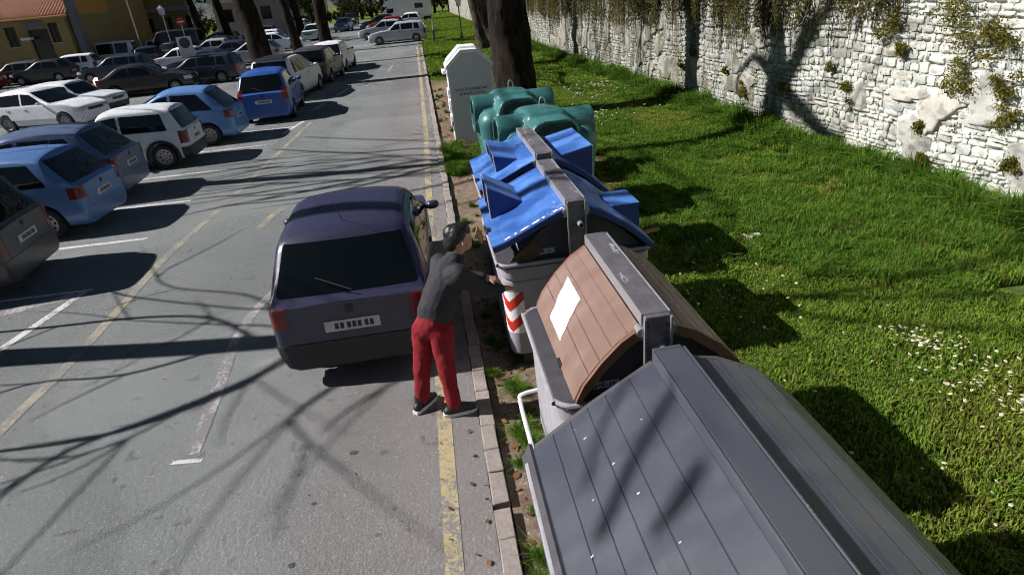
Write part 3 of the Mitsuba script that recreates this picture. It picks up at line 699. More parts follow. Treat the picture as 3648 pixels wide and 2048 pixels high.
# white notice lying on the brown lid: a thin sheet following its curve
def notice():
    V, F, n, m = [], [], 9, 7
    for i in range(n):
        t = .17 + .46 * i / (n - 1); x, z = on_profile(PB, 1.115, t, 0)
        x2, z2 = on_profile(PB, 1.115, t + .02, 0); nx, nz = -(z2 - z), (x2 - x); q = math.hypot(nx, nz)
        ya = 3.56 + .14 * i / (n - 1) + .006 * math.sin(i * 2.1); yb = 3.90 + .17 * i / (n - 1) + .010 * math.sin(i * 1.7 + 1)
        for j in range(m): V.append((x + nx / q * .017, ya + (yb - ya) * j / (m - 1), z + nz / q * .017))
    for i in range(n - 1):
        for j in range(m - 1): a = i * m + j; F += [(a, a + 1, a + m + 1), (a, a + m + 1, a + m)]
    return trimesh.Trimesh(np.array(V), np.array(F), process=False)
obj('notice', notice(), 'mat_paper', g2, smooth=True, label='white notice sheet stuck on the brown lid')
BL = [(-.775, 1.285), (-.66, 1.315), (-.48, 1.395), (-.25, 1.50), (-.085, 1.565)]
BR = [(.74, 1.09), (.64, 1.19), (.46, 1.35), (.25, 1.49), (.085, 1.565)]
GAB = [(-.56, 1.07), (-.47, 1.20), (-.34, 1.34), (-.19, 1.45), (-.08, 1.51)]
def hopper(k, cx, ya, yb, tri, slot=True):
    """paper slot hood standing on a lid: near and far cheeks, a roof and a dark slot"""
    sheet = lambda a, b, th: sg.LineString([a, b]).buffer(th, cap_style='flat')
    tri = [(cx + a, b) for a, b in tri]; s = 1 if tri[1][0] > cx else -1
    obj('hood_roof', prism_y(sheet(tri[1], tri[2], .008), ya, yb), 'mat_blue_steel', k, smooth=False)
    for a, b in ((ya - .012, ya - .001), (yb + .001, yb + .012)): obj('hood_side', prism_y(sg.Polygon(tri), a, b), 'mat_blue_deep', k, smooth=False)
    obj('hood_slot', prism_y(sheet((tri[0][0] - s * .012, tri[0][1] + .015), (tri[1][0] - s * .02, tri[1][1] - .03), .006), ya + .006, yb - .006), 'mat_void', k, smooth=False)
    for yy in (ya - .006, yb + .006): obj('hood_edge', cyl((tri[0][0] + s * .004, yy, tri[0][1]), (tri[1][0] + s * .004, yy, tri[1][1]), .007, 8), 'mat_label', k)
g3 = container('waste_container', 'waste container with worn blue steel lids, its near lid badly bent', 1.165, 5.20, 6.60, .715, ('mat_blue_steel', 'mat_blue_deep'), 'mat_galvanised', .16, BL, BR, CONT, gable=GAB, lip_d=.045)
hopper(g3, 1.165, 5.88, 6.42, [(-.70, 1.285), (-.715, 1.63), (-.365, 1.44)])
hd = [(1.165 + a, b) for a, b in ((.46, 1.355), (.74, 1.355), (.745, 1.08), (.66, 1.16))]
obj('hood', prism_y(sg.Polygon(hd).buffer(.006), 5.66, 6.08), 'mat_blue_deep', g3, smooth=False)
obj('hood_roof', prism_y(sg.LineString([(hd[0][0], hd[0][1] + .011), (hd[1][0] + .01, hd[1][1] + .011)]).buffer(.005, cap_style='flat'), 5.65, 6.09), 'mat_blue_steel', g3, smooth=False)
g4 = container('waste_container', 'waste container with blue steel lids and open hoods, beside the green bottle banks', 1.225, 6.98, 8.40, .715, ('mat_blue_steel', 'mat_blue_deep'), 'mat_galvanised', .18, BL, BR, CONT, sticker=False, gable=GAB, lip_d=.045)
hopper(g4, 1.225, 7.33, 8.25, [(-.52, 1.345), (-.545, 1.575), (-.235, 1.50)]); hopper(g4, 1.225, 7.20, 8.25, [(.62, 1.20), (.63, 1.60), (.20, 1.51)])
# white scuffs along the near edge of the bent lid, and cardboard showing under it
r = np.random.default_rng(3); sc = []
for (t, w) in ((.22, .075), (.33, .03), (.45, .09), (.62, .085), (.72, .03), (.88, .05), (.95, .03)):
    x, z = on_profile(BL, 1.165, t, 0); x2, z2 = on_profile(BL, 1.165, t + .02, 0); d = np.array([x2 - x, 0, z2 - z]); d /= np.linalg.norm(d); nn = np.array([-d[2], 0, d[0]])
    ang = np.linspace(0, 2 * np.pi, 12, endpoint=False); rr = r.uniform(.7, 1.15, 12)
    c = np.array([x, 5.225, z]) + nn * .0145
    P = [c] + [c + d * w * .55 * math.cos(a) * q + np.array([0, .020 * math.sin(a) * q, 0]) for a, q in zip(ang, rr)]
    sc.append(trimesh.Trimesh(np.array(P), np.array([(0, 1 + i, 1 + (i + 1) % 12) for i in range(12)]), process=False))
for q in sc: obj('scuff', q, 'mat_offwhite', g3, smooth=False)
solo('cardboard', box(-.22, .10, -.01, .01, -.10, .05, .004), 'mat_cardboard_dark', 'brown cardboard sheet jammed under the bent blue lid', 'cardboard', to_world=T().translate([.72, 5.245, 1.19]).rotate([0, 1, 0], -38))
solo('cardboard_flap', box(-.07, .07, -.10, .10, -.006, .006, .003), 'mat_cardboard', 'dark folded cardboard leaning on the road side of a blue container', 'cardboard', to_world=T().translate([.36, 6.5, .93]).rotate([0, 1, 0], 65).rotate([1, 0, 0], 12))
solo('plank', box(-.12, .12, -.03, .03, -.012, .012, .003), 'mat_cardboard', 'short wooden board sticking out behind a blue container', 'board', to_world=T().translate([2.1, 5.9, .95]).rotate([0, 0, 1], 15))
obj('tub_pale_patch', box(.60, .70, 5.165, 5.178, .55, .62), 'mat_cardboard', g3, smooth=False)

# ---------------------------------------------------------------- green bottle banks
def bottle_bank(label, cx, cy, deg):
    k = thing('bottle_bank', label, 'bottle bank', 'green bottle banks')
    tw = put(cx, cy, 0, deg)
    low = m3.Manifold.hull(hull_spheres([((sx * .47, sy * .47, 1.18), .22) for sx in (-1, 1) for sy in (-1, 1)], 24) + hull_spheres([((sx * .40, sy * .40, .16), .20) for sx in (-1, 1) for sy in (-1, 1)], 20))
    def vault(L, hw, z0, z1, rad):
        return mf(prism_y(sa.translate(sg.Polygon(rrect(hw, (z1 - z0) / 2, rad, 8)), 0, (z0 + z1) / 2), -L / 2, L / 2))
    vy = vault(1.46, .37, .60, 1.60, .21)
    vx = vault(1.52, .25, .95, 1.62, .245).rotate((0, 0, 90))
    dome = hull_spheres([((sx * .20, sy * .20, 1.50), .15) for sx in (-1, 1) for sy in (-1, 1)], 20)
    body = low + vx + vy + dome
    for s in (-1, 1):
        body = body - vault(.12, .205, 1.0, 1.575, .20).translate((0, s * .76, 0)).rotate((0, 0, 90))
        body = body - vault(.12, .315, .66, 1.55, .17).translate((0, s * .73, 0))
    t = tm(body.refine_to_length(.06)); trimesh.smoothing.filter_taubin(t, iterations=8)
    obj('body', t, 'mat_teal', k, smooth=42, to_world=tw)
    for s in (-1, 1):
        obj('port_panel', tm(vault(.012, .30, .68, 1.535, .16).translate((0, s * .664, 0))), 'mat_teal_dark', k, to_world=tw)
        obj('side_port', tm(vault(.012, .195, 1.01, 1.56, .19).translate((0, s * .695, 0)).rotate((0, 0, 90))), 'mat_teal_dark', k, to_world=tw)
        obj('port', tm(mf(trimesh.creation.cylinder(.085, .012, sections=24)).rotate((90, 0, 0)).translate((-.02, s * .675, 1.16))), 'mat_void', k, to_world=tw)
    obj('port_label', box(-.05, .05, -.682, -.676, 1.31, 1.355), 'mat_label', k, smooth=False, to_world=tw)
    ring = [(.045 * math.cos(a), .0, 1.72 + .10 * math.sin(a)) for a in np.linspace(-1.2, 4.34, 18)]
    obj('lifting_ring', tube([(0, 0, 1.58)] + ring + [(0, 0, 1.58)], .009, 8), 'mat_steel', k, to_world=tw)
    obj('base_skirt', prism_z(sg.Polygon(rrect(.60, .60, .18)), -.06, .06), 'mat_dark_plastic', k, to_world=tw)
    return k
bottle_bank('nearer green bottle bank, just behind the blue containers', 1.72, 9.62, 3)
bottle_bank('farther green bottle bank beside the white clothes bank', 1.55, 11.85, 2)

# ---------------------------------------------------------------- clothes bank
k = thing('clothes_bank', 'tall white metal clothes collection bank with a peaked top', 'clothes bank')
x0, x1, ya, yb, H = .56, 1.62, 15.5, 16.45, 1.95
prof = [(x0, -.05), (x1, -.05), (x1, 1.79), (x1 - .34, 2.075), (x0 + .36, 2.085), (x0, 1.79)]
obj('cabinet', prism_y(sg.Polygon(prof), ya, yb), 'mat_clothes_bank', k, smooth=False)
cap = sg.Polygon([(x1 + .03, 1.785), (x1 - .33, 2.115), (x0 + .35, 2.125), (x0 - .03, 1.785), (x0 - .03, 1.715), (x0 + .365, 2.055), (x1 - .345, 2.045), (x1 + .03, 1.72)])
obj('roof', prism_y(cap.buffer(.004), ya - .05, yb + .05), 'mat_white', k, smooth=False)
obj('roof_rim', prism_y(sg.Polygon([(x1 - .01, 1.84), (x1 - .34, 2.12), (x0 + .36, 2.13), (x0 + .01, 1.84), (x0 + .01, 1.87), (x0 + .35, 2.175), (x1 - .33, 2.165), (x1 - .01, 1.87)]).buffer(0), ya + .30, yb), 'mat_white', k, smooth=False)
obj('edge_strip', box(x0 - .006, x0 + .03, ya - .012, ya - .001, -.04, 1.76), 'mat_white', k, smooth=False)
obj('edge_strip', box(x1 - .03, x1 + .006, ya - .012, ya - .001, -.04, 1.76), 'mat_white', k, smooth=False)
for tx, zz, hh, cxx in (('RACCOLTA INDUMENTI USATI', 1.205, .058, 1.09), ('IN BUONO STATO', 1.105, .058, 1.09)):
    m = meshkit.text_mesh(tx, hh, .002, bold=True); w = m.bounds[1][0] - m.bounds[0][0]
    wt = .80 if len(tx) > 16 else .62
    m.vertices[:, 0] = (m.vertices[:, 0] - m.bounds[0][0]) * wt / w
    m.apply_transform(trimesh.transformations.rotation_matrix(math.pi / 2, (1, 0, 0))); m.apply_translation((cxx - wt / 2, ya - .001, zz))
    obj('lettering', m, 'mat_text', k, smooth=False)
for i, (za, zb, mt) in enumerate(((1.05, 1.25, 'mat_white'), (.72, 1.0, 'mat_white'), (.38, .62, 'mat_white'))):
    obj('poster', box(x0 - .05, x0 - .002, ya + .08, ya + .55, za, zb, .004), mt, k, smooth=False)
obj('lock_plate', box(x0 - .02, x0 - .001, ya + .05, ya + .16, .28, .5, .004), 'mat_text', k, smooth=False)
obj('side_handle', box(x0 - .12, x0 - .03, ya + .2, ya + .7, 1.60, 1.68, .01), 'mat_white', k)

# ---------------------------------------------------------------- cars
# t runs from the rear (0) to the nose (1): rb/rr rear glass foot and top, rf/wb windscreen top and foot
KIND = {
 'hatch': dict(rb=.025, rr=.135, rf=.50, wb=.71, belt=.615, hood=.64, nose=.50, tum=.24, pil=(.40,), deck=.61),
 'boxy': dict(rb=.015, rr=.085, rf=.55, wb=.68, belt=.60, hood=.635, nose=.52, tum=.17, pil=(.42,), deck=.60),
 'round': dict(rb=.02, rr=.16, rf=.47, wb=.75, belt=.60, hood=.64, nose=.47, tum=.27, pil=(.40,), deck=.59),
 'mpv': dict(rb=.015, rr=.085, rf=.50, wb=.79, belt=.60, hood=.635, nose=.50, tum=.20, pil=(.45, .2), deck=.60),
 'wagon': dict(rb=.012, rr=.075, rf=.52, wb=.69, belt=.61, hood=.635, nose=.49, tum=.23, pil=(.43, .215), deck=.60),
 'coupe': dict(rb=.05, rr=.24, rf=.50, wb=.70, belt=.63, hood=.64, nose=.50, tum=.27, pil=(.36,), deck=.66),
 'tall': dict(rb=.02, rr=.13, rf=.50, wb=.76, belt=.60, hood=.635, nose=.50, tum=.27, pil=(.42,), deck=.60),
 'van': dict(rb=.008, rr=.03, rf=.70, wb=.86, belt=.50, hood=.53, nose=.42, tum=.10, pil=(.58, .30), deck=.50),
}
_models = {}
def car_model(kind, L, W, H, detail=True):
    key = (kind, L, W, H, detail)
    if key in _models: return _models[key]
    K = KIND[kind]; rb, rr, rf, wb = K['rb'], K['rr'], K['rf'], K['wb']; B = K['belt'] * H
    R = .30 if kind != 'van' else .33
    def zl(t): return np.interp(t, [0, .05, wb, wb + .12, .965, .99, 1], [K['deck'] * H, B, K['hood'] * H, K['hood'] * H * .965, K['nose'] * H * 1.06, K['nose'] * H * .97, K['nose'] * H * .88])
    def zr(t):
        if t <= rb or t >= wb: return float(zl(t))
        a = np.interp(t, [rb, rr, rr + .12, (rr + rf) / 2, rf - .06, rf, wb], [float(zl(rb)), .955 * H, .988 * H, H - .012, .992 * H, .962 * H, float(zl(wb))])
        return max(float(a), float(zl(t)))
    def half(t): return W / 2 * (1 - .13 * (max(0, t - .72) / .28) ** 2.4 - .07 * (max(0, .2 - t) / .2) ** 2.4)
    ts = sorted(set(np.round(np.r_[0, .004, .012, np.linspace(.025, rr, 7), np.linspace(rr, rf, 12), np.linspace(rf, wb, 8), np.linspace(wb, .96, 8), .975, .987, .995, 1.0], 4)))
    zf = .19
    rings = []
    for t in ts:
        w, l, rt = half(t), float(zl(t)), zr(t); g = rt - l
        yr = w * .965 - K['tum'] * g - .012; cr = .025 + .02 * min(1, g / .3); e = .085 * min(1, g / .25)
        h = [(0, zf), (.80 * w, zf), (.92 * w, zf + .04), (.975 * w, zf + .14), (w, zf + .34 * (l - zf)), (w * .995, zf + .62 * (l - zf)), (w * .985, l - .05), (w * .965, l),
             ((w * .965 + yr) / 2 + .012 * min(1, g / .3), l + (g - e) * .5), (yr + .006 * min(1, g / .3), rt - e), (yr - .02 - .25 * e, rt - e * .38), (yr * .82 - .2 * e, rt - e * .05 + cr * .2), (yr * .42, rt + cr * .75), (0, rt + cr)]
        h = np.array(h)
        s = {0: (.90, .90), .004: (.955, .955), .012: (.985, .985), 1.0: (.84, .80), .995: (.93, .92), .987: (.975, .975)}.get(float(t), (1, 1))
        zc = .46 * H
        y, z = h[:, 0] * s[0], zc + (h[:, 1] - zc) * s[1]
        ring = np.r_[np.c_[y, z], np.c_[-y[::-1][1:-1], z[::-1][1:-1]]]
        rings.append(np.c_[np.full(len(ring), t * L), ring])
    body = mf(loft(rings))
    xa = (.185 * L, .815 * L)
    cut = m3.Manifold()
    for x in xa:
        for s in (-1, 1):
            cut = cut + mf(trimesh.creation.cylinder(R + .055, .30, sections=32)).rotate((90, 0, 0)).translate((x, s * (W / 2 - .10), R + .01))
    c0 = np.array([L / 2, 0, H / 2])
    def grown(e): return body.translate(tuple(-c0)).scale((1 + 2 * e / L, 1 + 2 * e / W, 1 + 2 * e / H)).translate(tuple(c0))
    P = []   # (name, mesh, slot)
    def poly(pts, y0, y1):
        a = prism_y(sg.Polygon(pts).buffer(-.018).buffer(.018), y0, y1); return mf(a)
    G = grown(.005); G2 = grown(.010)
    zb, zt = lambda t: float(zl(t)) + .035, lambda t: zr(t) - .105
    # side windows between pillars
    edges = [rr + .045] + sorted(K['pil']) + [None]
    pil = sorted(K['pil']); segs = []
    lo = [(rb + .10, rr + .055)] + [(p + .012, p + .012) for p in pil]
    hi = [(p - .008, p - .008) for p in pil] + [(wb - .075, rf + .005)]
    for (a0, a1), (b0, b1) in zip(lo, hi): segs.append([(a0 * L, zb(a0)), (b0 * L, zb(b0)), (b1 * L, zt(min(b1, rf))), (a1 * L, zt(max(a1, rr + .04)))])
    for s in (1, -1):
        for q in segs:
            pr = poly(q, min(s * .30 * W, s * W), max(s * .30 * W, s * W)); m = tm(G ^ pr)
            if len(m.faces): P.append(('window', m, 'glass'))
    def front_poly(t, top_t, z0, z1):
        w0, w1 = half(t) * .965 - .075, half(top_t) * .965 - K['tum'] * (zr(top_t) - float(zl(top_t))) - .085
        pg = sg.Polygon([(-w0, z0), (w0, z0), (w1, z1), (-w1, z1)]).buffer(-.03).buffer(.03)
        m = trimesh.creation.extrude_polygon(pg, 1.0, engine='earcut'); v = m.vertices
        return trimesh.Trimesh(np.c_[v[:, 2], v[:, 0], v[:, 1]], m.faces, process=False)
    a = front_poly(wb - .03, rf, float(zl(wb)) + .035, .945 * H); a.vertices[:, 0] = a.vertices[:, 0] * (wb - rf + .01) * L + (rf - .002) * L; P.append(('windscreen', tm(G ^ mf(a)), 'glass'))
    a = front_poly(rb + .03, rr, float(zl(rb)) + .045, .925 * H); a.vertices[:, 0] = a.vertices[:, 0] * (rr + .03) * L - .03; P.append(('rear_window', tm(G ^ mf(a)), 'glass'))
    # lights, bumpers, plate
    lt = (.50, .60) if kind in ('hatch', 'coupe', 'round') else (.44, .60)
    if kind in ('mpv', 'wagon', 'van'): lt = (.42, .62)
    if kind == 'tall': lt = (.50, .86)
    for s in (1, -1):
        ya, yb = sorted((s * .365 * W, s * W)); P.append(('tail_light', tm(G ^ mbox(-.05, .05 * L, ya, yb, lt[0] * H - .06, lt[1] * H)), 'tail'))
        ya, yb = sorted((s * .26 * W, s * W)); P.append(('headlight', tm(G ^ mbox(.925 * L, L + .05, ya, yb, K['nose'] * H * .80, K['nose'] * H * 1.02)), 'head'))
    P.append(('rear_bumper', tm(G2 ^ mbox(-.05, .055 * L, -W, W, .20, .335 * H)), 'bumper'))
    P.append(('front_bumper', tm(G ^ mbox(.955 * L, L + .05, -W, W, .20, .33 * H)), 'bumper'))
    P.append(('grille', tm(grown(.012) ^ mbox(.96 * L, L + .05, -.22 * W, .22 * W, .40 * H, .47 * H)), 'dark'))
    G3 = grown(.016)
    pz = .44 * H
    P.append(('number_plate', tm(G3 ^ mbox(-.06, .03 * L, -.26, .26, pz - .055, pz + .055)), 'plate'))
    P.append(('plate_letters', cat([tm(grown(.020) ^ mbox(-.06, .03 * L, y, y + .035, pz - .03, pz + .03)) for y in (-.20, -.15, -.085, -.035, .015, .08, .13)]), 'platetext'))
    if detail:
        P.append(('tailgate', tm(grown(.004) ^ mbox(-.05, .06 * L, -.345 * W, .345 * W, .345 * H, float(zl(rb)) + .005)), 'paint'))
        P.append(('badge', tm(grown(.011) ^ mf(trimesh.creation.cylinder(.042, .12, sections=20)).rotate((0, 90, 0)).translate((.0, 0, .555 * H))), 'dark'))
        dz0, gap = .30 * H, .006
        doors = [((pil[-1] + .002) * L, (wb - .03) * L)]
        if L > 3.7 and kind != 'coupe': doors.append(((pil[0] - (.19 if len(pil) == 1 else 0) if len(pil) == 1 else pil[0] + .002) * L, (pil[-1] - .002) * L))
        for s in (1, -1):
            for (d0, d1) in doors:
                ya, yb = sorted((s * .3 * W, s * W)); b = max(d0, xa[0] + R * .75) if d0 < xa[0] + R else d0
                pg = sg.Polygon([(d0 + (.0 if b == d0 else .16), dz0), (d1 - .02, dz0), (d1, .5 * H), (d1, B - .01), (d0, B - .01), (d0, .52 * H)]).buffer(-.03).buffer(.03)
                P.append(('door', tm(grown(.0035) ^ mf(prism_y(pg, ya, yb))), 'paint'))
                P.append(('door_handle', box(d0 + .06, d0 + .20, *sorted((s * (W / 2 - .02), s * (W / 2 + .018))), .53 * H, .53 * H + .03, .008), 'dark'))
            P.append(('mirror', tm(m3.Manifold.hull(hull_spheres([(((wb - .085) * L, s * (W / 2 + .05), float(zl(wb)) + .055), .055), (((wb - .085) * L, s * (W / 2 + .11), float(zl(wb)) + .06), .052), (((wb - .07) * L, s * (W / 2 - .03), float(zl(wb)) + .03), .02)], 12))), 'mirror'))
        P.append(('antenna', cyl(((rr + .05) * L, .0, H - .02), ((rr - .01) * L, 0, H + .22), .004, 6, .003), 'dark'))
        P.append(('wiper', tube([(.02 * L - .02, -.05, B + .07), (.05 * L - .02, .28, B + .19)], .008, 6), 'dark'))
    P.insert(0, ('body', tm(body - cut), 'paint'))
    P.append(('underbody', box(.12 * L, .88 * L, -.42 * W, .42 * W, .14, .24, .02), 'dark'))
    wheels = []
    prof = np.array([(0, -.09), (R * .60, -.09), (R * .66, -.10), (R * .93, -.10), (R, -.06), (R, .06), (R * .93, .10), (R * .66, .10), (R * .64, .075)])
    tyre = trimesh.creation.revolve(np.c_[prof[:, 0], prof[:, 1]], sections=28)
    rimp = np.array([(0, .045), (R * .16, .05), (R * .2, .035), (R * .52, .05), (R * .60, .085), (R * .645, .088), (R * .645, .0)])
    rim = trimesh.creation.revolve(rimp, sections=28)
    holes = [cyl((R * .40 * math.cos(a), R * .40 * math.sin(a), .03), (R * .40 * math.cos(a), R * .40 * math.sin(a), .0475), R * .085, 8) for a in np.arange(8) * math.pi / 4]
    for x in xa:
        for s in (1, -1):
            def fix(m):
                m = m.copy(); m.apply_transform(trimesh.transformations.rotation_matrix(-s * math.pi / 2, (1, 0, 0))); m.apply_translation((x, s * (W / 2 - .115), R)); return m
            wheels.append((fix(tyre), fix(rim), fix(trimesh.util.concatenate(holes))))
    plies = [(n, mikit.ply(m, None, smooth=34 if sl in ('paint', 'glass', 'bumper', 'mirror') else 25), sl) for n, m, sl in P if len(m.faces)]
    wp = [tuple(mikit.ply(m, None, smooth=40) for m in w) for w in wheels]
    _models[key] = (plies, wp)
    return _models[key]

def car(label, kind, dims, paint, x, y, deg, group=None, detail=True, slots=None, name='parked_car', catg='car'):
    plies, wp = car_model(kind, *dims, detail)
    k = thing(name, label, catg, group)
    tw = put(x, y, 0, deg)
    mats = {'paint': 'mat_car_' + paint, 'glass': 'mat_glass', 'tail': 'mat_tail', 'head': 'mat_head', 'bumper': 'mat_car_' + paint, 'dark': 'mat_dark_plastic', 'plate': 'mat_plate', 'platetext': 'mat_plate_text', 'mirror': 'mat_car_' + paint, 'rim': 'mat_rim', **(slots or {})}
    for n, d, sl in plies:
        kk = fresh(k + '__' + n); scene[kk] = {**d, 'bsdf': {'type': 'ref', 'id': mats[sl]}, 'to_world': tw}
    for a, b, c in wp:
        w = fresh(k + '__wheel')
        scene[w + '__tyre'] = {**a, 'bsdf': {'type': 'ref', 'id': 'mat_rubber'}, 'to_world': tw}
        scene[w + '__rim'] = {**b, 'bsdf': {'type': 'ref', 'id': mats['rim']}, 'to_world': tw}
        if detail: scene[w + '__rim_holes'] = {**c, 'bsdf': {'type': 'ref', 'id': 'mat_void'}, 'to_world': tw}
    return k

RB = {'bumper': 'mat_dark_plastic'}
R1 = 'cars parked with their tails to the lane'
car('dark grey people carrier cut off by the left picture edge', 'mpv', (4.15, 1.75, 1.60), 'grey', -6.15, 9.65, 184, R1)
car('light blue hatchback with black rear glass, beside the dark grey people carrier', 'hatch', (3.95, 1.68, 1.48), 'lightblue', -6.2, 12.3, 179, R1)
car('grey blue hatchback with its dark rear window standing tall, behind the light blue one', 'hatch', (4.25, 1.76, 1.56), 'slate', -6.5, 14.4, 182, R1)
c4 = car('small boxy white hatchback with black bumpers and big black wheel arch', 'boxy', (3.5, 1.54, 1.46), 'oldwhite', -6.0, 17.2, 181, R1, slots={**RB, 'rim': 'mat_rim'})
car('bright sky blue rounded hatchback beside the boxy white car', 'round', (3.95, 1.70, 1.56), 'sky', -5.5, 19.7, 180, R1, slots={'tail': 'mat_tail'})
car('royal blue small car seen from behind with tall red lamps', 'tall', (3.9, 1.68, 1.58), 'blue', -5.2, 21.55, 93, 'cars parked along the lane')
c7 = car('white tall car with a black roof, parked along the lane', 'mpv', (4.1, 1.76, 1.64), 'white', -5.85, 26.1, 81, 'cars parked along the lane')
car('dark car standing between two white cars along the lane', 'hatch', (4.0, 1.74, 1.58), 'grey', -5.15, 30.8, 84, 'cars parked along the lane')
car('white hatchback with a dark mirror, last of the cars along the lane', 'hatch', (3.95, 1.74, 1.50), 'white', -4.85, 35.2, 85, 'cars parked along the lane', slots={'mirror': 'mat_dark_plastic'})
for tw, paint, kk_, dims, kd in (((-5.85, 26.1, 81), 'black', c7, (4.1, 1.76, 1.64), 'mpv'),):
    # black roof skin of the two-tone car
    L, W, H = dims
    skin = m3.Manifold.hull_points(np.array([(x * L, s * y, z) for x, y, z in ((.06, .58, 1.585), (.10, .54, 1.655), (.46, .545, 1.665), (.53, .56, 1.60), (.09, .58, 1.56), (.5, .60, 1.57)) for s in (-1, 1)] + [(.28 * L, 0, 1.70)]))
    obj('roof', tm(skin), 'mat_black', kk_, to_world=put(*tw[:2], 0, tw[2]))
R2 = 'cars in the second parking row'
car('white hatchback facing the lane, nearest of the second row', 'hatch', (3.95, 1.68, 1.45), 'white', -16.1, 27.2, -17, R2)
car('old white angular car with a black grille behind the nearest white hatchback', 'boxy', (3.75, 1.58, 1.38), 'oldwhite', -16.4, 29.9, -13, R2, slots=RB)
cb = car('black hatchback with a lit red tail lamp', 'coupe', (4.4, 1.78, 1.46), 'black', -15.9, 35.0, 4, R2)
car('dark navy estate car with a pale roof rail', 'wagon', (4.6, 1.76, 1.46), 'navy', -9.7, 37.4, 176, R2)
car('dark blue saloon with only its roof showing above the navy estate', 'coupe', (4.4, 1.75, 1.42), 'navy', -11.4, 43.5, 176, R2, detail=False)
car('pale silver car behind the trunk of the nearest tree', 'hatch', (4.2, 1.75, 1.48), 'silver', -9.3, 47.0, 176, R2, detail=False)
R3 = 'cars in the third parking row'
car('white estate car with a dark tail lamp in the third row', 'wagon', (4.4, 1.78, 1.53), 'white', -23.9, 53.6, 184, R3, detail=False)
car('dark hatchback with its tailgate beside the white estate', 'hatch', (4.1, 1.74, 1.50), 'navy', -21.0, 54.6, 100, R3, detail=False)
car('white van with black side windows in the third row', 'van', (4.95, 1.88, 1.95), 'white', -24.0, 61.2, 186, R3, detail=False)
car('white car half hidden behind the white van', 'hatch', (4.0, 1.74, 1.5), 'white', -27.9, 73.0, 2, R3, detail=False)
car('black car in front of the dark tall van', 'hatch', (4.1, 1.75, 1.5), 'black', -21.2, 59.5, 70, R3, detail=False)
car('tall dark van with a light edged roof under the bare trees', 'van', (5.0, 1.95, 2.35), 'black', -19.4, 64.2, 176, R3, detail=False)
car('silver people carrier beside the dark trees', 'mpv', (4.5, 1.8, 1.64), 'silver', -18.3, 73.0, 178, R3, detail=False)
car('rust red car at the far left picture edge', 'hatch', (4.0, 1.72, 1.45), 'red', -28.6, 49.0, 172, R3, detail=False)
car('dark car parked before the yellow low house, left of the two', 'wagon', (4.3, 1.75, 1.50), 'grey', -26.6, 51.5, 178, R3, detail=False)
car('black car beside the white estate in the third row', 'hatch', (4.0, 1.74, 1.50), 'black', -24.3, 50.3, 178, R3, detail=False)
car('dark blue saloon behind the trunk between the rows', 'coupe', (4.4, 1.75, 1.45), 'midnight', -12.0, 52.2, 178, R3, detail=False)
for (lab, kd, dm_, pc, x, y, a) in [('white hatchback between the black hatchback and the trunks', 'hatch', (4.0, 1.72, 1.48), 'white', -14.6, 48.4, 175), ('dark estate car behind the black hatchback', 'wagon', (4.4, 1.75, 1.5), 'navy', -17.5, 46.0, 178), ('silver hatchback just before the dark tall van', 'hatch', (4.0, 1.72, 1.5), 'silver', -15.0, 57.5, 178),
    ('black hatchback with only its roof showing before the silver people carrier', 'hatch', (4.0, 1.72, 1.5), 'black', -16.2, 63.2, 178), ('pale car half hidden before the long yellow building', 'hatch', (4.0, 1.72, 1.5), 'silver', -29.0, 63.5, 178), ('dark car nearest the shaded grey block', 'mpv', (4.2, 1.75, 1.6), 'grey', -15.4, 78.5, 178), ('white hatchback close to the foot of the dark trunks', 'hatch', (4.0, 1.72, 1.5), 'white', -12.6, 67.0, 178)]:
    car(lab, kd, dm_, pc, x, y, a, R3, detail=False)
FAR = 'cars at the far end of the car park'
car('white car seen between the two nearest tree trunks', 'hatch', (4.0, 1.72, 1.5), 'white', -13.6, 58.3, 2, FAR, detail=False)
car('pale green silver car seen beside the third trunk', 'hatch', (3.9, 1.7, 1.52), 'aqua', -10.2, 72.5, -98, FAR, detail=False)
car('small white car standing by the far grass', 'hatch', (3.9, 1.7, 1.5), 'white', -15.9, 101.0, -100, FAR, detail=False)
car('blue grey car just right of the third trunk', 'hatch', (4.0, 1.72, 1.5), 'slate', -8.6, 86.5, -96, FAR, detail=False)
car('dark car by the woods beyond the third trunk', 'hatch', (4.0, 1.75, 1.6), 'black', -9.4, 106.0, -95, FAR, detail=False)
car('dark van beside the first trunk', 'van', (4.6, 1.85, 1.9), 'navy', -17.6, 88.0, 178, FAR, detail=False)
car('white car half hidden by the second trunk', 'hatch', (4.0, 1.74, 1.5), 'white', -15.0, 91.0, 178, FAR, detail=False)
car('grey van parked before the pale far house', 'van', (5.2, 1.95, 2.2), 'silver', -20.0, 104.0, 178, FAR, detail=False, catg='van')
car('silver estate car standing across the far end of the lane', 'wagon', (4.6, 1.78, 1.50), 'silver', .75, 53.6, 176, FAR)
car('lilac grey car just behind the silver estate', 'hatch', (4.2, 1.75, 1.5), 'silver', -1.0, 61.5, 178, FAR, detail=False)
car('dark car with a red bonnet behind the silver cars', 'hatch', (4.3, 1.76, 1.52), 'black', -2.2, 80.0, 178, FAR, detail=False)
car('red car beside the dark one in front of the camper', 'hatch', (4.1, 1.74, 1.40), 'red', -1.2, 74.5, 178, FAR, detail=False)
car('white car right in front of the camper', 'hatch', (4.1, 1.75, 1.48), 'white', .9, 78.5, 178, FAR, detail=False)
# lit tail lamp of the black hatchback
lamp = tm(hull_spheres([((-.02, -.62, .92), .085), ((.10, -.72, 1.02), .07), ((-.02, -.60, .80), .06)], 14))
kx = obj('lit_tail_light', lamp, 'mat_tail', cb, to_world=put(-15.9, 35.0, 0, 4), label='glowing red tail lamp')
scene[kx]['emitter'] = {'type': 'area', 'radiance': {'type': 'rgb', 'value': [5.0, .75, .45]}}
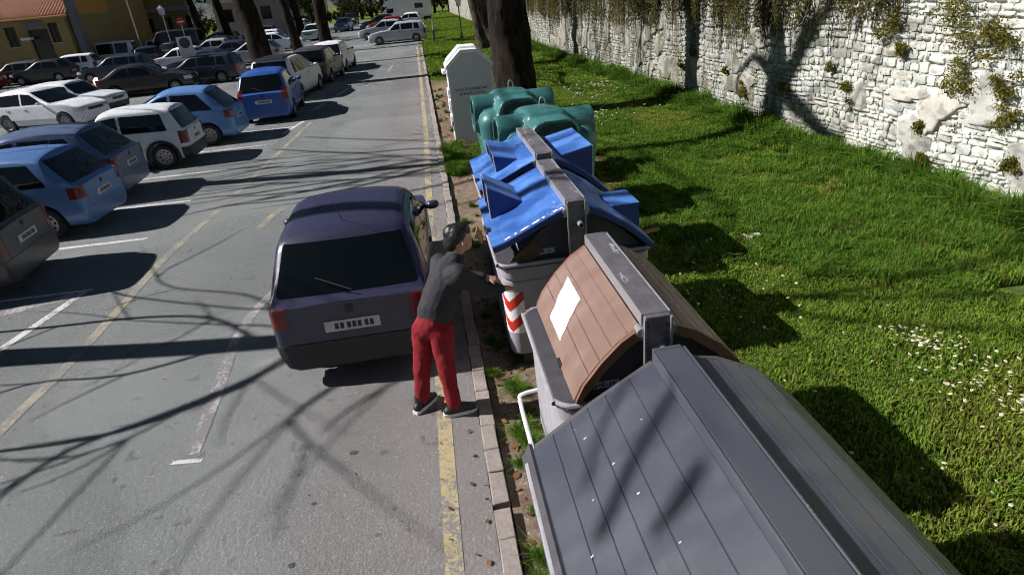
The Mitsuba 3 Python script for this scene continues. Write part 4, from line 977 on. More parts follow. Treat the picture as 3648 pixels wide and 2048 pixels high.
# black wheel arch and pale rail details
obj('arch_trim', tm(mf(trimesh.creation.cylinder(.40, .06, sections=36)).rotate((90, 0, 0)) - mf(trimesh.creation.cylinder(.345, .2, sections=36)).rotate((90, 0, 0)) - mbox(-1, 1, -1, 1, -1, -.18)), 'mat_black', c4, to_world=put(-6.0, 17.2, 0, 181).translate([.185 * 3.5, .765, .31]))
# car being loaded by the kerb
car('small dark navy hatchback stopped on the lane in front of the person', 'hatch', (3.6, 1.60, 1.46), 'midnight', -1.0, 5.38, 90, slots={'bumper': 'mat_dark_plastic'}, name='stopped_car')

# camper
k = thing('camper', 'white camper van with a cab over bunk behind the far cars', 'camper', None)
tw = put(2.4, 93.0, 0, 178)
obj('living_box', box(.2, 5.2, -1.1, 1.1, .5, 3.05, .12), 'mat_white', k, to_world=tw)
obj('overcab', tm(m3.Manifold.hull_points(np.array([(x, s * 1.08, z) for x, z in ((5.0, 2.05), (5.0, 3.05), (6.0, 2.75), (6.55, 2.25), (6.4, 2.08)) for s in (-1, 1)]))), 'mat_white', k, to_world=tw)
obj('cab', tm(m3.Manifold.hull_points(np.array([(x, s * .98, z) for x, z in ((5.0, .4), (7.0, .4), (7.1, 1.1), (6.5, 1.3), (5.9, 2.05), (5.0, 2.05)) for s in (-1, 1)]))), 'mat_white', k, to_world=tw)
obj('windscreen', tm(m3.Manifold.hull_points(np.array([(x, s * .85, z) for x, z in ((6.50, 1.34), (5.98, 1.98), (6.47, 1.32), (6.02, 2.0)) for s in (-1, 1)])).translate((.03, 0, .02))), 'mat_glass', k, to_world=tw)
for s in (-1, 1):
    obj('window', box(5.15, 6.05, *sorted((s * .985, s * .995)), 1.30, 1.85), 'mat_glass', k, to_world=tw)
    obj('window', box(1.2, 2.3, *sorted((s * 1.101, s * 1.115)), 1.6, 2.2), 'mat_glass', k, to_world=tw)
    for x in (1.2, 6.2): obj('wheel', cyl((x, s * .75, .34), (x, s * 1.0, .34), .34, 20), 'mat_rubber', k, to_world=tw)
obj('skirt', box(.3, 5.1, -1.0, 1.0, .22, .5, .03), 'mat_dark_plastic', k, to_world=tw)

# ---------------------------------------------------------------- person
pk = thing('person', 'person in red trousers, dark jacket and black trainers leaning towards the containers', 'person')
def limb(js):
    ms = []
    for (p, a), (q, b) in zip(js[:-1], js[1:]): ms.append(m3.Manifold.hull(hull_spheres([(p, a), (q, b)], 20)))
    out = ms[0]
    for m in ms[1:]: out = out + m
    return out
def soft(m, l=.02, it=10):
    t = tm(m.refine_to_length(l)); t.merge_vertices(); trimesh.smoothing.filter_taubin(t, iterations=it); return t
hipL, hipR, kneeL, kneeR, ankL, ankR = (-.30, 4.70, .84), (-.16, 4.60, .84), (-.37, 4.70, .47), (-.16, 4.575, .47), (-.43, 4.735, .09), (-.145, 4.575, .09)
pel, waist, chest, neck, head = (-.22, 4.66, .90), (-.17, 4.68, 1.04), (-.05, 4.74, 1.24), (.045, 4.80, 1.41), (.095, 4.84, 1.53)
shL, shR = (-.09, 4.90, 1.33), (.05, 4.63, 1.33)
elL, haL = (.10, 5.05, 1.12), (.30, 5.02, 1.08)
elR, haR = (.24, 4.66, 1.13), (.42, 4.80, 1.06)
body = limb([(ankL, .04), (kneeL, .055), (hipL, .085), (pel, .12), (waist, .12), (chest, .13), (neck, .055), (head, .075)]) + limb([(ankR, .04), (kneeR, .055), (hipR, .085), (pel, .12)]) \
    + limb([(chest, .12), (shL, .065), (elL, .042), (haL, .028)]) + limb([(chest, .12), (shR, .065), (elR, .042), (haR, .028)])
body = body + hull_spheres([((head[0] + .01, head[1], head[2] + .03), .098), ((head[0] + .045, head[1] + .015, head[2] - .035), .06), ((head[0] - .02, head[1], head[2] + .02), .095)], 24)
body = body + hull_spheres([((head[0] + .105, head[1] + .03, head[2] + .0), .016), ((head[0] + .09, head[1] + .03, head[2] + .035), .01)], 10)
for s in (-1, 1): body = body + hull_spheres([((head[0] - .0 + s * .03, head[1] - s * .098, head[2] + .0), .018), ((head[0] + s * .03, head[1] - s * .095, head[2] + .03), .016)], 8)
def hand(w, d, up, side):
    d = np.array(d, float); d /= np.linalg.norm(d); up = np.array(up, float); up -= d * (up @ d); up /= np.linalg.norm(up); sd = np.cross(d, up) * side; w = np.array(w)
    out = hull_spheres([(w, .026), (w + d * .075 + sd * .028, .016), (w + d * .078 - sd * .028, .016)], 14)
    for i, (o, L) in enumerate(((.030, .062), (.011, .074), (-.009, .070), (-.028, .054))):
        a = w + d * .080 + sd * o; b = a + d * L * .5 - up * .012; c = b + d * L * .35 - up * .034
        out = out + limb([(a, .0095), (b, .0088), (c, .0078)])
    a = w + d * .03 + sd * .028; b = a + d * .03 + sd * .03 - up * .012; c = b + d * .030 - up * .022
    return out + limb([(a, .012), (b, .0105), (c, .009)])
body = body + hand(haL, (.9, -.1, -.25), (0, 0, 1), 1) + hand(haR, (.8, .5, -.2), (0, 0, 1), -1)
obj('body', soft(body, .016, 6), 'mat_skin', pk, smooth=True)
tr = limb([((ankL[0] + .005, ankL[1], .13), .060), (kneeL, .078), (hipL, .108), (pel, .142)]) + limb([((ankR[0], ankR[1], .12), .060), (kneeR, .078), (hipR, .108), (pel, .142)]) + hull_spheres([(pel, .145), ((waist[0] - .01, waist[1], .99), .138)], 20)
t = soft(tr, .016, 8)
nz = meshkit.fbm(t.vertices * np.array([14, 14, 9]), 4, 4) - .5
t.vertices += t.vertex_normals * (nz * .026)[:, None]
obj('trousers', t, 'mat_trousers', pk, smooth=True, label='dark red trousers')
jk = limb([((waist[0] - .02, waist[1], .98), .150), (waist, .148), (chest, .158), (neck, .075)]) + limb([(chest, .14), (shL, .088), (elL, .062), (tuple(np.array(haL) * .8 + np.array(elL) * .2), .046)]) + limb([(chest, .14), (shR, .088), (elR, .062), (tuple(np.array(haR) * .8 + np.array(elR) * .2), .046)])
t = soft(jk, .016, 8); nz = meshkit.fbm(t.vertices * 11, 3, 8) - .5; t.vertices += t.vertex_normals * (nz * .02)[:, None]
obj('jacket', t, 'mat_jacket', pk, smooth=True)
hr = hull_spheres([((head[0] - .012, head[1], head[2] + .055), .103), ((head[0] - .055, head[1] - .005, head[2] - .005), .082), ((head[0] - .05, head[1], head[2] - .06), .06)], 24) + hull_spheres([((head[0] + .03, head[1] + .005, head[2] + .085), .075), ((head[0] - .05, head[1], head[2] + .08), .075)], 18)
t = soft(hr, .014, 4); t.vertices += t.vertex_normals * ((meshkit.fbm(t.vertices * np.array([55, 120, 40]), 3, 2) - .5) * .010)[:, None]
obj('hair', t, 'mat_hair', pk, smooth=True)
for (hx, hy) in ((.09, -.012), (.078, .055)): obj('eye', trimesh.creation.icosphere(subdivisions=2, radius=.011).apply_translation((head[0] + hx + .008, head[1] + hy - .0, head[2] + .025)), 'mat_void', pk)
obj('mouth', tube([(head[0] + .10, head[1] - .005, head[2] - .045), (head[0] + .106, head[1] + .022, head[2] - .047), (head[0] + .092, head[1] + .05, head[2] - .045)], .004, 6), 'mat_red_dark', pk)
def shoe(ax, ay, ang):
    f = lambda pts: hull_spheres([((x, y, z), r_) for x, y, z, r_ in pts], 14)
    up = f([(-.06, 0, .05, .038), (.0, 0, .10, .042), (.06, 0, .055, .042), (.15, .008, .042, .034), (.17, -.008, .040, .030)]); ank = f([(-.015, 0, .09, .048), (-.012, 0, .15, .044)])
    so = m3.Manifold.hull_points(np.array([(x, y, z) for x, w in ((-.10, .026), (-.07, .038), (.08, .046), (.16, .042), (.205, .02)) for y in (-w, w) for z in (.0, .032)], float))
    lace = [tube([(x, -.02, .085 - (x - .04) * .35), (x + .004, .02, .085 - (x - .04) * .35)], .004, 5) for x in (.05, .075, .10)]
    def mv(m): m = tm(m).copy(); m.apply_transform(trimesh.transformations.rotation_matrix(math.radians(ang), (0, 0, 1))); m.apply_translation((ax, ay, .003)); return m
    a = fresh(pk + '__shoe'); scene[a] = mikit.ply(mv(soft(up + ank, .012, 4)), 'mat_black', smooth=True)
    scene[a + '__sole'] = mikit.ply(mv(so), 'mat_sole', smooth=30); scene[a + '__laces'] = mikit.ply(mv(trimesh.util.concatenate(lace)), 'mat_dark_plastic', smooth=30)
shoe(-.44, 4.735, 50); shoe(-.15, 4.575, 8)

# ---------------------------------------------------------------- trees
def wobble(path, amp, seed):
    p = np.array(path, float); return p + (np.stack([meshkit.noise(p * 1.3 + 7 * i, seed) for i in range(3)], -1) - .5) * amp
def trunk_mesh(path, radii, sides=18, seed=1, rough=.06):
    p = smooth_path(path, 7); r_ = np.interp(np.linspace(0, 1, len(p)), np.linspace(0, 1, len(radii)), radii)
    t = tube(p, r_, sides); c = np.repeat(p, sides, 0); d = t.vertices[:len(c)] - c
    f = 1 + (meshkit.fbm(t.vertices[:len(c)] * np.array([3.2, 3.2, .9]), 3, seed) - .5) * rough * 6
    t.vertices[:len(c)] = c + d * f[:, None]; return t
def limbs(base, n, L0, r0, seed, spread=.8, levels=3, up=.6):
    r = np.random.default_rng(seed); out = []
    def grow(p, d, L, rad, lv):
        pts = [p]; dd = d.copy()
        for _ in range(4):
            dd = dd + r.normal(0, .16, 3) + np.array([0, 0, .05 * up]); dd /= np.linalg.norm(dd); pts.append(pts[-1] + dd * L / 4)
        out.append(tube(smooth_path(pts, 2), np.linspace(rad, rad * .45, 9), 6 if lv else 8))
        if lv < levels:
            for _ in range(3 if lv else 4):
                q = pts[r.integers(2, 5)]; nd = dd + r.normal(0, spread, 3); nd[2] += .15; nd /= np.linalg.norm(nd); grow(q, nd, L * r.uniform(.5, .75), rad * .45, lv + 1)
    for i in range(n):
        a = 2 * math.pi * (i + r.random() * .6) / n; d = np.array([math.cos(a) * spread, math.sin(a) * spread, up + r.random() * .5]); grow(np.array(base, float), d / np.linalg.norm(d), L0 * r.uniform(.8, 1.2), r0, 0)
    return trimesh.util.concatenate(out)
def tree(label, path, radii, bark='mat_bark', seed=1, n=5, L0=3.0, r0=.16, group=None, sides=18):
    k = thing('tree', label, 'tree', group)
    obj('trunk', trunk_mesh(path, radii, sides, seed), bark, k, smooth=60)
    obj('branches', limbs(path[-1], n, L0, r0, seed), bark, k, smooth=60)
    return k
tree('huge dark tree trunk rising right behind the white clothes bank', [(2.56, 18.0, -.3), (2.54, 18.0, .6), (2.46, 18.0, 2.2), (2.42, 18.1, 4.5), (2.4, 18.2, 7.5)], [.78, .60, .53, .5, .46], seed=3, L0=5, r0=.3, sides=26)
tree('leaning pale barked tree trunk behind the huge dark one', [(3.65, 30.0, -.3), (3.55, 30, .8), (3.0, 30, 3.0), (2.5, 30, 6)], [.50, .40, .36, .32], 'mat_bark_pale', seed=5, L0=4, r0=.24)
tree('slim grey tree trunk standing beside the lamp post', [(3.85, 40.5, -.3), (3.75, 40.5, 1.0), (3.4, 40.5, 3.6), (3.1, 40.5, 7)], [.44, .36, .32, .28], 'mat_bark_pale', seed=6, L0=4, r0=.22)
TR = 'trees along the edge of the car park'
tree('dark leaning trunk in front of the row, thickest of the car park trees', [(-6.85, 30.6, -.2), (-6.95, 30.6, 1.0), (-7.15, 30.8, 3.0), (-7.5, 31, 6)], [.62, .48, .44, .40], seed=8, L0=4.5, r0=.25, group=TR)
tree('slender leaning trunk, second from the lane side of the car park', [(-7.0, 40.5, -.2), (-7.1, 40.5, 1.2), (-7.35, 40.6, 3.4), (-7.8, 41, 6.5)], [.36, .29, .26, .22], seed=9, L0=4, r0=.16, group=TR)
tree('straight dark trunk nearest the far end of the lane', [(-6.75, 50.5, -.2), (-6.75, 50.5, 1.2), (-6.7, 50.6, 3.6), (-6.6, 51, 7)], [.55, .44, .41, .38], seed=10, L0=4, r0=.22, group=TR)
for i, (x, y, rr_, lab) in enumerate([(-15.5, 66, .42, 'dark trunk behind the silver people carrier'), (-18.5, 70, .38, 'dark slim trunk right of the no entry sign'), (-23.5, 78, .4, 'dark trunk beside the yellow long building'), (-13.8, 84, .45, 'dark trunk between the first and second car park trees'), (-20.5, 88, .4, 'thin dark trunk in the shaded background')]):
    tree(lab, [(x, y, -.2), (x - .1, y, 2), (x - .5, y, 5), (x - .8, y, 8)], [rr_ * 1.15, rr_, rr_ * .9, rr_ * .7], seed=20 + i, L0=4.5, r0=.2, n=4, group='trees behind the parked cars', sides=12)

# off frame trees whose branch shadows fall across the lane, the containers and the wall
TE = math.tan(SUN_E)
def lift(p, xt):
    """from a shaded point up along the sun's direction to the plane x = xt"""
    p = np.asarray(p, float) if len(p) == 3 else np.array([p[0], p[1], 0.0]); t = (xt - p[0]) / SUN[0]; return p + SUN * t
def shade_limb(pts, xt, radii, drift=0.0, seed=0):
    P3 = smooth_path(pts, 5) if len(pts) > 2 else np.array([np.array(pts[0]) + (np.array(pts[-1]) - np.array(pts[0])) * t for t in np.linspace(0, 1, 9)])
    n = len(P3); xs = xt + drift * np.linspace(0, 1, n) + (meshkit.noise(np.stack([np.linspace(0, 4, n) + seed, np.zeros(n), np.zeros(n)], -1), seed) - .5) * .3
    Q = np.array([lift(p, x) for p, x in zip(P3, xs)])
    return tube(Q, np.interp(np.linspace(0, 1, n), np.linspace(0, 1, len(radii)), radii), 7)
ta = thing('tree', 'bare tree standing left of the lane, known by its long trunk shadow', 'tree', 'bare trees outside the picture')
XA = -8.2
base = lift((-5.48, 7.05), XA)
tr_pts = [(-5.48, 7.05), (-3.71, 6.72), (-2.07, 6.45), (0.3, 6.2), (2.4, 5.95)]
up_ = np.array([lift(p, XA - .1 * i) for i, p in enumerate(tr_pts)])
path = np.vstack([[base[0], base[1] + .06, -.2], up_])
obj('trunk', trunk_mesh(path, [.30, .21, .18, .17, .14, .11], 16, 31, .03), 'mat_bark', ta, smooth=60)
A = [([(-1.3, 6.35), (-1.89, 6.04), (-2.28, 5.58), (-3.25, 5.13), (-4.28, 5.11), (-5.0, 5.2)], (.055, .035, .03, .02), .6), ([(-1.5, 6.36), (-2.16, 5.73), (-2.89, 5.31), (-3.6, 4.96), (-3.91, 4.44), (-4.1, 3.9)], (.05, .035, .025, .015), -.8),
     ([(-2.5, 5.55), (-3.1, 5.0), (-3.5, 4.85)], (.022, .015, .008), -.4), ([(-.4, 6.25), (-.68, 5.39), (-1.19, 5.39), (-1.57, 5.02), (-1.61, 4.85), (-1.42, 4.52), (-1.04, 4.05)], (.04, .035, .028, .018, .012), .5), ([(-.45, 6.25), (-.3, 5.55), (-.75, 5.2), (-1.15, 4.85), (-1.3, 4.6)], (.04, .03, .018, .01), .3),
     ([(-1.4, 6.42), (-2.26, 7.29), (-2.75, 7.5), (-4.41, 8.39), (-4.87, 8.87), (-4.8, 9.2)], (.03, .022, .018, .010), -.5), ([(-1.9, 6.5), (-2.56, 7.75), (-3.79, 8.45), (-4.23, 8.93), (-4.2, 9.3)], (.028, .02, .016, .009), -.9), ([(-2.3, 6.56), (-3.0, 7.3), (-3.92, 7.62), (-5.03, 7.72), (-5.78, 7.79), (-6.4, 7.9)], (.04, .028, .035, .03, .022), -.6), ([(-1.6, 6.5), (-2.13, 6.83), (-3.0, 7.15), (-4.1, 7.59)], (.03, .02, .012), .5),
     ([(-2.6, 6.5), (-3.6, 6.2), (-4.6, 6.3), (-5.2, 6.0)], (.03, .02, .012), .8), ([(1.4, 6.05), (2.99, 5.82), (4.19, 5.69), (5.18, 5.73), (6.63, 5.85), (7.6, 6.6)], (.08, .075, .06, .05, .04), -.8), ([(1.6, 6.05), (3.11, 5.68), (3.85, 5.17), (5.33, 4.46), (6.6, 4.0)], (.06, .05, .04, .03), .8), ([(2.0, 6.0), (3.72, 5.69), (5.92, 5.07), (7.5, 4.9)], (.05, .045, .03), .4), ([(3.0, 5.8), (4.6, 6.2), (6.0, 6.6)], (.035, .025, .015), -.5),
     ([(.35, 1.87, 1.36), (.7, 2.12, 1.45), (1.05, 2.36, 1.58)], (.035, .035, .03), 0.0), ([(.62, 1.72, 1.42), (.80, 1.80, 1.5), (.95, 1.90, 1.56)], (.025, .045, .03), .4), ([(.38, 2.15, 1.36), (.60, 2.42, 1.42), (.9, 2.62, 1.5)], (.018, .02, .018), .1)]
tw_r = np.random.default_rng(12)
for _ in range(34):
    src = A[tw_r.integers(0, 10)][0]; i0 = tw_r.integers(1, len(src)); p0 = np.array(src[i0][:2], float); d = p0 - np.array(src[i0 - 1][:2], float); d /= np.linalg.norm(d) + 1e-9
    a = tw_r.normal(0, .7); d = np.array([d[0] * math.cos(a) - d[1] * math.sin(a), d[0] * math.sin(a) + d[1] * math.cos(a)]); L = tw_r.uniform(.6, 2.0); c = tw_r.normal(0, .35)
    n_ = np.array([-d[1], d[0]]); A.append(([tuple(p0), tuple(p0 + d * L * .4 + n_ * c * .2), tuple(p0 + d * L * .75 + n_ * c * .55), tuple(p0 + d * L + n_ * c)], (.014, .011, .008, .005), float(tw_r.normal(0, .5))))
pa = trimesh.util.concatenate([shade_limb([tuple(q) if len(q) == 3 else (q[0], q[1], 0.0) for q in pts], XA - .15, rad, dr_, i) for i, (pts, rad, dr_) in enumerate(A)])
obj('branches', pa, 'mat_bark', ta, smooth=60)
tb = thing('tree', 'tall bare tree standing farther left, its forked shadow falling on the wall', 'tree', 'bare trees outside the picture')
XB, XW = -12.2, -3.5
W3 = lambda pts: [(float(wall_x(y)) - .03, y, z) for y, z in pts]
Bs = [(W3([(13.15, -.06), (13.16, .46), (13.12, 1.14), (13.15, 1.71), (13.3, 2.16), (13.37, 2.7), (13.4, 3.6)]), (.42, .40, .37, .26, .20, .17), 0), (W3([(12.95, 1.0), (12.6, .80), (12.04, .60), (11.49, .36), (10.87, .26)]), (.28, .20, .16, .13, .08), 1.0), (W3([(13.16, .93), (13.45, 1.3), (13.8, 1.47), (14.2, 1.42), (14.5, 1.2), (14.65, .8), (14.6, .5)]), (.15, .12, .11, .09, .07, .04), -1.0),
      (W3([(12.95, 1.05), (12.65, 1.35), (12.39, 1.75), (11.97, 2.21), (11.5, 2.8)]), (.24, .19, .16, .13), .6), (W3([(12.75, 1.0), (12.58, 1.5), (12.55, 1.95), (12.6, 2.6)]), (.05, .04, .035, .03), .2), (W3([(12.98, .74), (12.68, .28), (12.53, -.11)]), (.04, .035, .03), -.3), (W3([(13.3, 1.2), (13.6, 1.9), (13.7, 2.7)]), (.05, .04, .03), -.4), (W3([(15.63, 2.6), (15.8, 1.4), (15.88, .6)]), (.03, .035, .02), -.8), (W3([(10.9, .3), (10.6, .9), (10.3, 1.6), (9.9, 2.6)]), (.03, .035, .03), .6), (W3([(12.0, 2.2), (11.6, 1.6), (11.3, .9)]), (.025, .02, .012), .6),
      (W3([(12.0, .6), (11.8, 1.1), (11.2, 1.3)]), (.03, .025, .015), .5),
      (W3([(20.5, 2.6), (20.55, 1.4), (20.7, .1)]), (.05, .055, .06), -.5), (W3([(21.3, 2.6), (21.35, 1.2), (21.45, .0)]), (.04, .05, .05), .4), (W3([(27.2, 2.8), (27.4, 1.5), (27.7, .2)]), (.07, .08, .08), .5), (W3([(34.3, 2.6), (34.2, 1.2), (34.1, .2)]), (.09, .09, .09), .5), (W3([(24.4, 2.6), (24.7, 1.5), (24.6, .5)]), (.04, .04, .03), .3), (W3([(17.4, 2.6), (17.8, 1.6), (17.7, .7)]), (.04, .04, .025), .2), (W3([(30.6, 2.7), (30.9, 1.3), (31.0, .2)]), (.06, .06, .05), .2)]
low = [([(-4.6, 14.3), (-2.2, 13.9), (0, 13.6), (2.4, 13.0), (4.3, 12.75), (5.9, 12.7), (7.4, 13.0)], (.20, .17, .14, .13, .14, .17, .22), XW - XB), ([(1.0, 13.3), (-.2, 14.1), (-1.73, 13.95), (-3.56, 14.45), (-5.04, 14.2)], (.07, .06, .06, .05), .5), ([(-.1, 13.4), (-1.63, 12.57), (-2.68, 12.25), (-4.23, 12.4)], (.06, .05, .04, .02), -.5), ([(.8, 13.4), (-.1, 15.24), (-1.89, 15.7), (-4.15, 17.3)], (.06, .06, .05, .03), .7), ([(2.3, 13.0), (.6, 12.2), (-.1, 11.9), (-1.4, 11.7), (-2.3, 12.0)], (.06, .05, .045, .03), -.6), ([(1.8, 13.1), (0, 12.9), (-2.0, 13.2), (-3.6, 13.1)], (.05, .05, .05, .04), .4), ([(1.4, 13.3), (-.4, 14.7), (-2.4, 15.0), (-4.4, 15.2)], (.05, .05, .04, .03), .2),
       ([(3.0, 12.9), (1.2, 11.2), (-.1, 10.7), (-1.2, 10.9)], (.05, .04, .03, .02), -.4), ([(3.2, 12.9), (1.6, 14.6), (0, 16.0), (-2.0, 17.4), (-3.6, 18.6)], (.05, .045, .04, .03), .5), ([(-.5, 13.6), (-2.0, 12.9), (-3.2, 12.75), (-4.6, 13.2)], (.04, .04, .03, .02), .8), ([(.4, 13.5), (-1.0, 14.9), (-2.6, 16.2), (-3.6, 16.5)], (.04, .035, .03, .02), -.3), ([(5.9, 12.7), (4.7, 11.95), (3.8, 12.2)], (.06, .05, .04), .5),
       ([(4.3, 12.75), (2.4, 8.4, 1.5), (1.0, 7.9, 1.6), (.7, 7.4, 1.3)], (.05, .04, .03, .02), .3), ([(3.6, 12.8), (1.0, 8.2, 1.6), (.75, 7.9, 1.4), (.62, 7.7, 1.2)], (.04, .035, .03, .03), .6)]
tw_r = np.random.default_rng(19)
for _ in range(46):
    x0_, y0_ = tw_r.uniform(-5.2, .2), tw_r.normal(14.0, 1.5); a = math.pi + tw_r.normal(0, .22); L = tw_r.uniform(1.0, 3.2); c = tw_r.normal(0, .25); d = np.array([math.cos(a), math.sin(a)]); n_ = np.array([-d[1], d[0]]); p0 = np.array([x0_ + L / 2, y0_])
    low.append(([tuple(p0), tuple(p0 + d * L * .4 + n_ * c * .3), tuple(p0 + d * L * .75 + n_ * c * .6), tuple(p0 + d * L + n_ * c)], (.03, .028, .02, .008), float(tw_r.normal(0, .6))))
allB = [shade_limb([tuple(q) if len(q) == 3 else (q[0], q[1], 0.0) for q in pts], XW if i < len(Bs) else XB, rad, dr_, 50 + i) for i, (pts, rad, dr_) in enumerate(Bs + low)]
obj('branches', trimesh.util.concatenate(allB), 'mat_bark', tb, smooth=60)
b0 = lift((-4.6, 14.3, 0), XB)
obj('trunk', trunk_mesh([(XB, b0[1] + .3, -.2), (XB + .05, b0[1] + .2, 2.5), tuple(b0)], [.34, .26, .21], 14, 35, .03), 'mat_bark', tb, smooth=60)

# ---------------------------------------------------------------- plants on the wall
def leaf_cloud(n, c, ext, seed, size=(.02, .05), cols=((.05, .06, .012), (.16, .17, .04)), droop=0.0, shell=False):
    r = np.random.default_rng(seed); p = r.normal(0, .42, (n, 3)) * ext
    if shell:
        d = r.normal(0, 1, (n, 3)); d /= np.linalg.norm(d, axis=1, keepdims=True); f = meshkit.fbm(d * 2.2 + seed, 3, seed)[:, None]; p = d * np.array(ext) * (.35 + .75 * f) * r.uniform(.45, 1, (n, 1)) ** .5
    p = p + c; u = r.normal(0, 1, (n, 3)); u[:, 2] -= droop; u /= np.linalg.norm(u, axis=1, keepdims=True); w = np.cross(u, r.normal(0, 1, (n, 3))); w /= np.linalg.norm(w, axis=1, keepdims=True) + 1e-9
    s = r.uniform(*size, (n, 1)); V = np.stack([p - u * s, p + w * s * .45, p + u * s, p - w * s * .45], 1).reshape(-1, 3); k = np.arange(n)[:, None] * 4
    F = np.vstack([k + [0, 1, 2], k + [0, 2, 3]]); t = r.random((n, 1)) * .6 + .4 * meshkit.noise(p * 2.5, 4)[:, None]
    C = np.repeat(np.array(cols[0]) * (1 - t) + np.array(cols[1]) * t, 4, 0)
    return trimesh.Trimesh(V, F, process=False), C
WPL = [(8.33, 1.66, .34, 'large tuft of yellow green leaves growing from the wall face'), (7.64, 1.63, .24, 'bushy tuft on the wall right of the largest one'), (10.75, 1.22, .19, 'olive tuft in the middle of the wall face'), (8.75, .31, .14, 'small narrow tuft low on the wall, above the tall grass'), (7.5, 1.25, .17, 'dark tuft hanging on the wall below the bushy one'), (7.31, .63, .15, 'small dark tuft low on the wall near the picture edge'),
       (12.7, .97, .14, 'dark tuft beside the forked tree shadow'), (8.5, 2.5, .55, 'wide olive shrub at the top of the wall'), (9.9, 2.25, .30, 'olive tuft hanging high on the wall beside a wide shrub'), (9.0, .85, .11, 'little green tuft between pale stones'), (11.3, 1.5, .10, 'tiny tuft right of the forked shadow'), (9.6, 1.95, .15, 'tuft high above the middle of the wall'), (14.3, .72, .16, 'green tuft under the arched branch shadow'), (15.3, 1.0, .11, 'dark little tuft left of the arched shadow'), (10.9, .12, .2, 'dark weed at the foot of the wall'), (18.0, .9, .13, 'small tuft on the farther wall'), (17.2, 1.3, .12, 'tuft on the farther wall under the vines'), (7.9, 2.2, .3, 'yellowish tuft near the top right corner')]
for i, (y, z, s, lab) in enumerate(WPL):
    kx = thing('wall_plant', lab, 'plant', 'plants growing from the wall face')
    q5 = np.random.default_rng(900 + i); bl = [leaf_cloud(int(60 + 330 * s), (float(wall_x(y)) - .05 - s * .2, y + q5.normal(0, .42) * s, z + q5.normal(-.1, .38) * s), np.array([s * .5, s * .62, s * .5]) * q5.uniform(.6, 1.2), 100 + i * 7 + q, (.010, .030), ((.050, .062, .008), (.25, .22, .045)), droop=.6) for q in range(6)]; m, c = trimesh.util.concatenate([a for a, _ in bl]), np.vstack([b_ for _, b_ in bl])
    obj('leaves', m, 'mat_leaf', kx, smooth=False, color=c)
    st = [tube(smooth_path([(float(wall_x(y)) + .05, y, z), (float(wall_x(y)) - s * .4, y + s * a, z + s * .2), (float(wall_x(y)) - s * .6, y + s * a * 1.6, z - s * .3)], 3), .004, 5) for a in (-.6, 0, .6)]
    obj('stems', trimesh.util.concatenate(st), 'mat_bark', kx)
VN = [(38.0, 1.6, 2.2), (35.2, 1.5, 1.8), (32.6, 1.35, 1.8), (30.2, 1.6, 1.5), (28.0, 1.7, 1.5), (25.8, 1.7, 1.4), (23.4, 1.55, 1.3), (21.7, 1.75, 1.0), (20.2, 1.75, 1.0), (18.6, 1.9, 1.0), (17.2, 1.95, .9), (15.9, 1.85, .8), (14.7, 1.7, .8), (13.4, 1.8, .7), (12.3, 1.9, .7), (11.1, 2.1, .7), (10.1, 2.25, .6)]
words = ['farthest', 'second farthest', 'third farthest', 'fourth farthest', 'fifth farthest', 'sixth farthest', 'seventh farthest', 'eighth farthest', 'middle', 'eighth nearest', 'seventh nearest', 'sixth nearest', 'fifth nearest', 'fourth nearest', 'third nearest', 'second nearest', 'nearest']
for i, (y, zb_, w) in enumerate(VN):
    kx = thing('hanging_vine', f'dry brown green curtain of creeper hanging over the wall top, {words[i]} of the row', 'creeper', 'creepers hanging over the wall')
    ms, cs, ts_ = [], [], []; r = np.random.default_rng(300 + i)
    for j in range(int(15 + 6 * w)):
        yy = y + r.uniform(-w * .6, w * .6); ln = r.uniform(.0, .9); z1 = zb_ + ln
        for q in range(2):
            m, c = leaf_cloud(int(90), (float(wall_x(yy)) - .10 - r.uniform(0, .12), yy, z1 + .30 + .55 * q), np.array([.07, .11, .38]), 1000 + i * 40 + j * 2 + q, (.014, .042), ((.055, .052, .018), (.19, .175, .065)), droop=1.5)
            ms.append(m); cs.append(c)
        ts_.append(tube(wobble(np.linspace((float(wall_x(yy)) - .05, yy, 4.2), (float(wall_x(yy)) - .05, yy + r.normal(0, .1), zb_ + .35 - abs(r.normal(0, .45))), 9), .16, i * 31 + j), r.uniform(.003, .007), 5))
    obj('leaves', trimesh.util.concatenate(ms), 'mat_leaf', kx, smooth=False, color=np.vstack(cs))
    obj('stems', trimesh.util.concatenate(ts_), 'mat_bark', kx)

q5 = np.random.default_rng(41); wm = []
for _ in range(170):
    y = float(q5.uniform(6.8, 42)); z = float(q5.uniform(.25, 2.9)); sz = float(q5.uniform(.03, .085)) * (1 + .02 * y)
    wm.append(leaf_cloud(26, (float(wall_x(y)) - .035, y, z), np.array([.05, sz, sz * 1.5]), 7000 + len(wm), (.010, .026), ((.035, .045, .010), (.17, .17, .04)), droop=.8))
solo('wall_weeds', trimesh.util.concatenate([a for a, _ in wm]), 'mat_leaf', 'small dry weeds and moss tufts speckled over the face of the stone wall', 'weeds', kind='stuff', smooth=False, color=np.vstack([b_ for _, b_ in wm]))

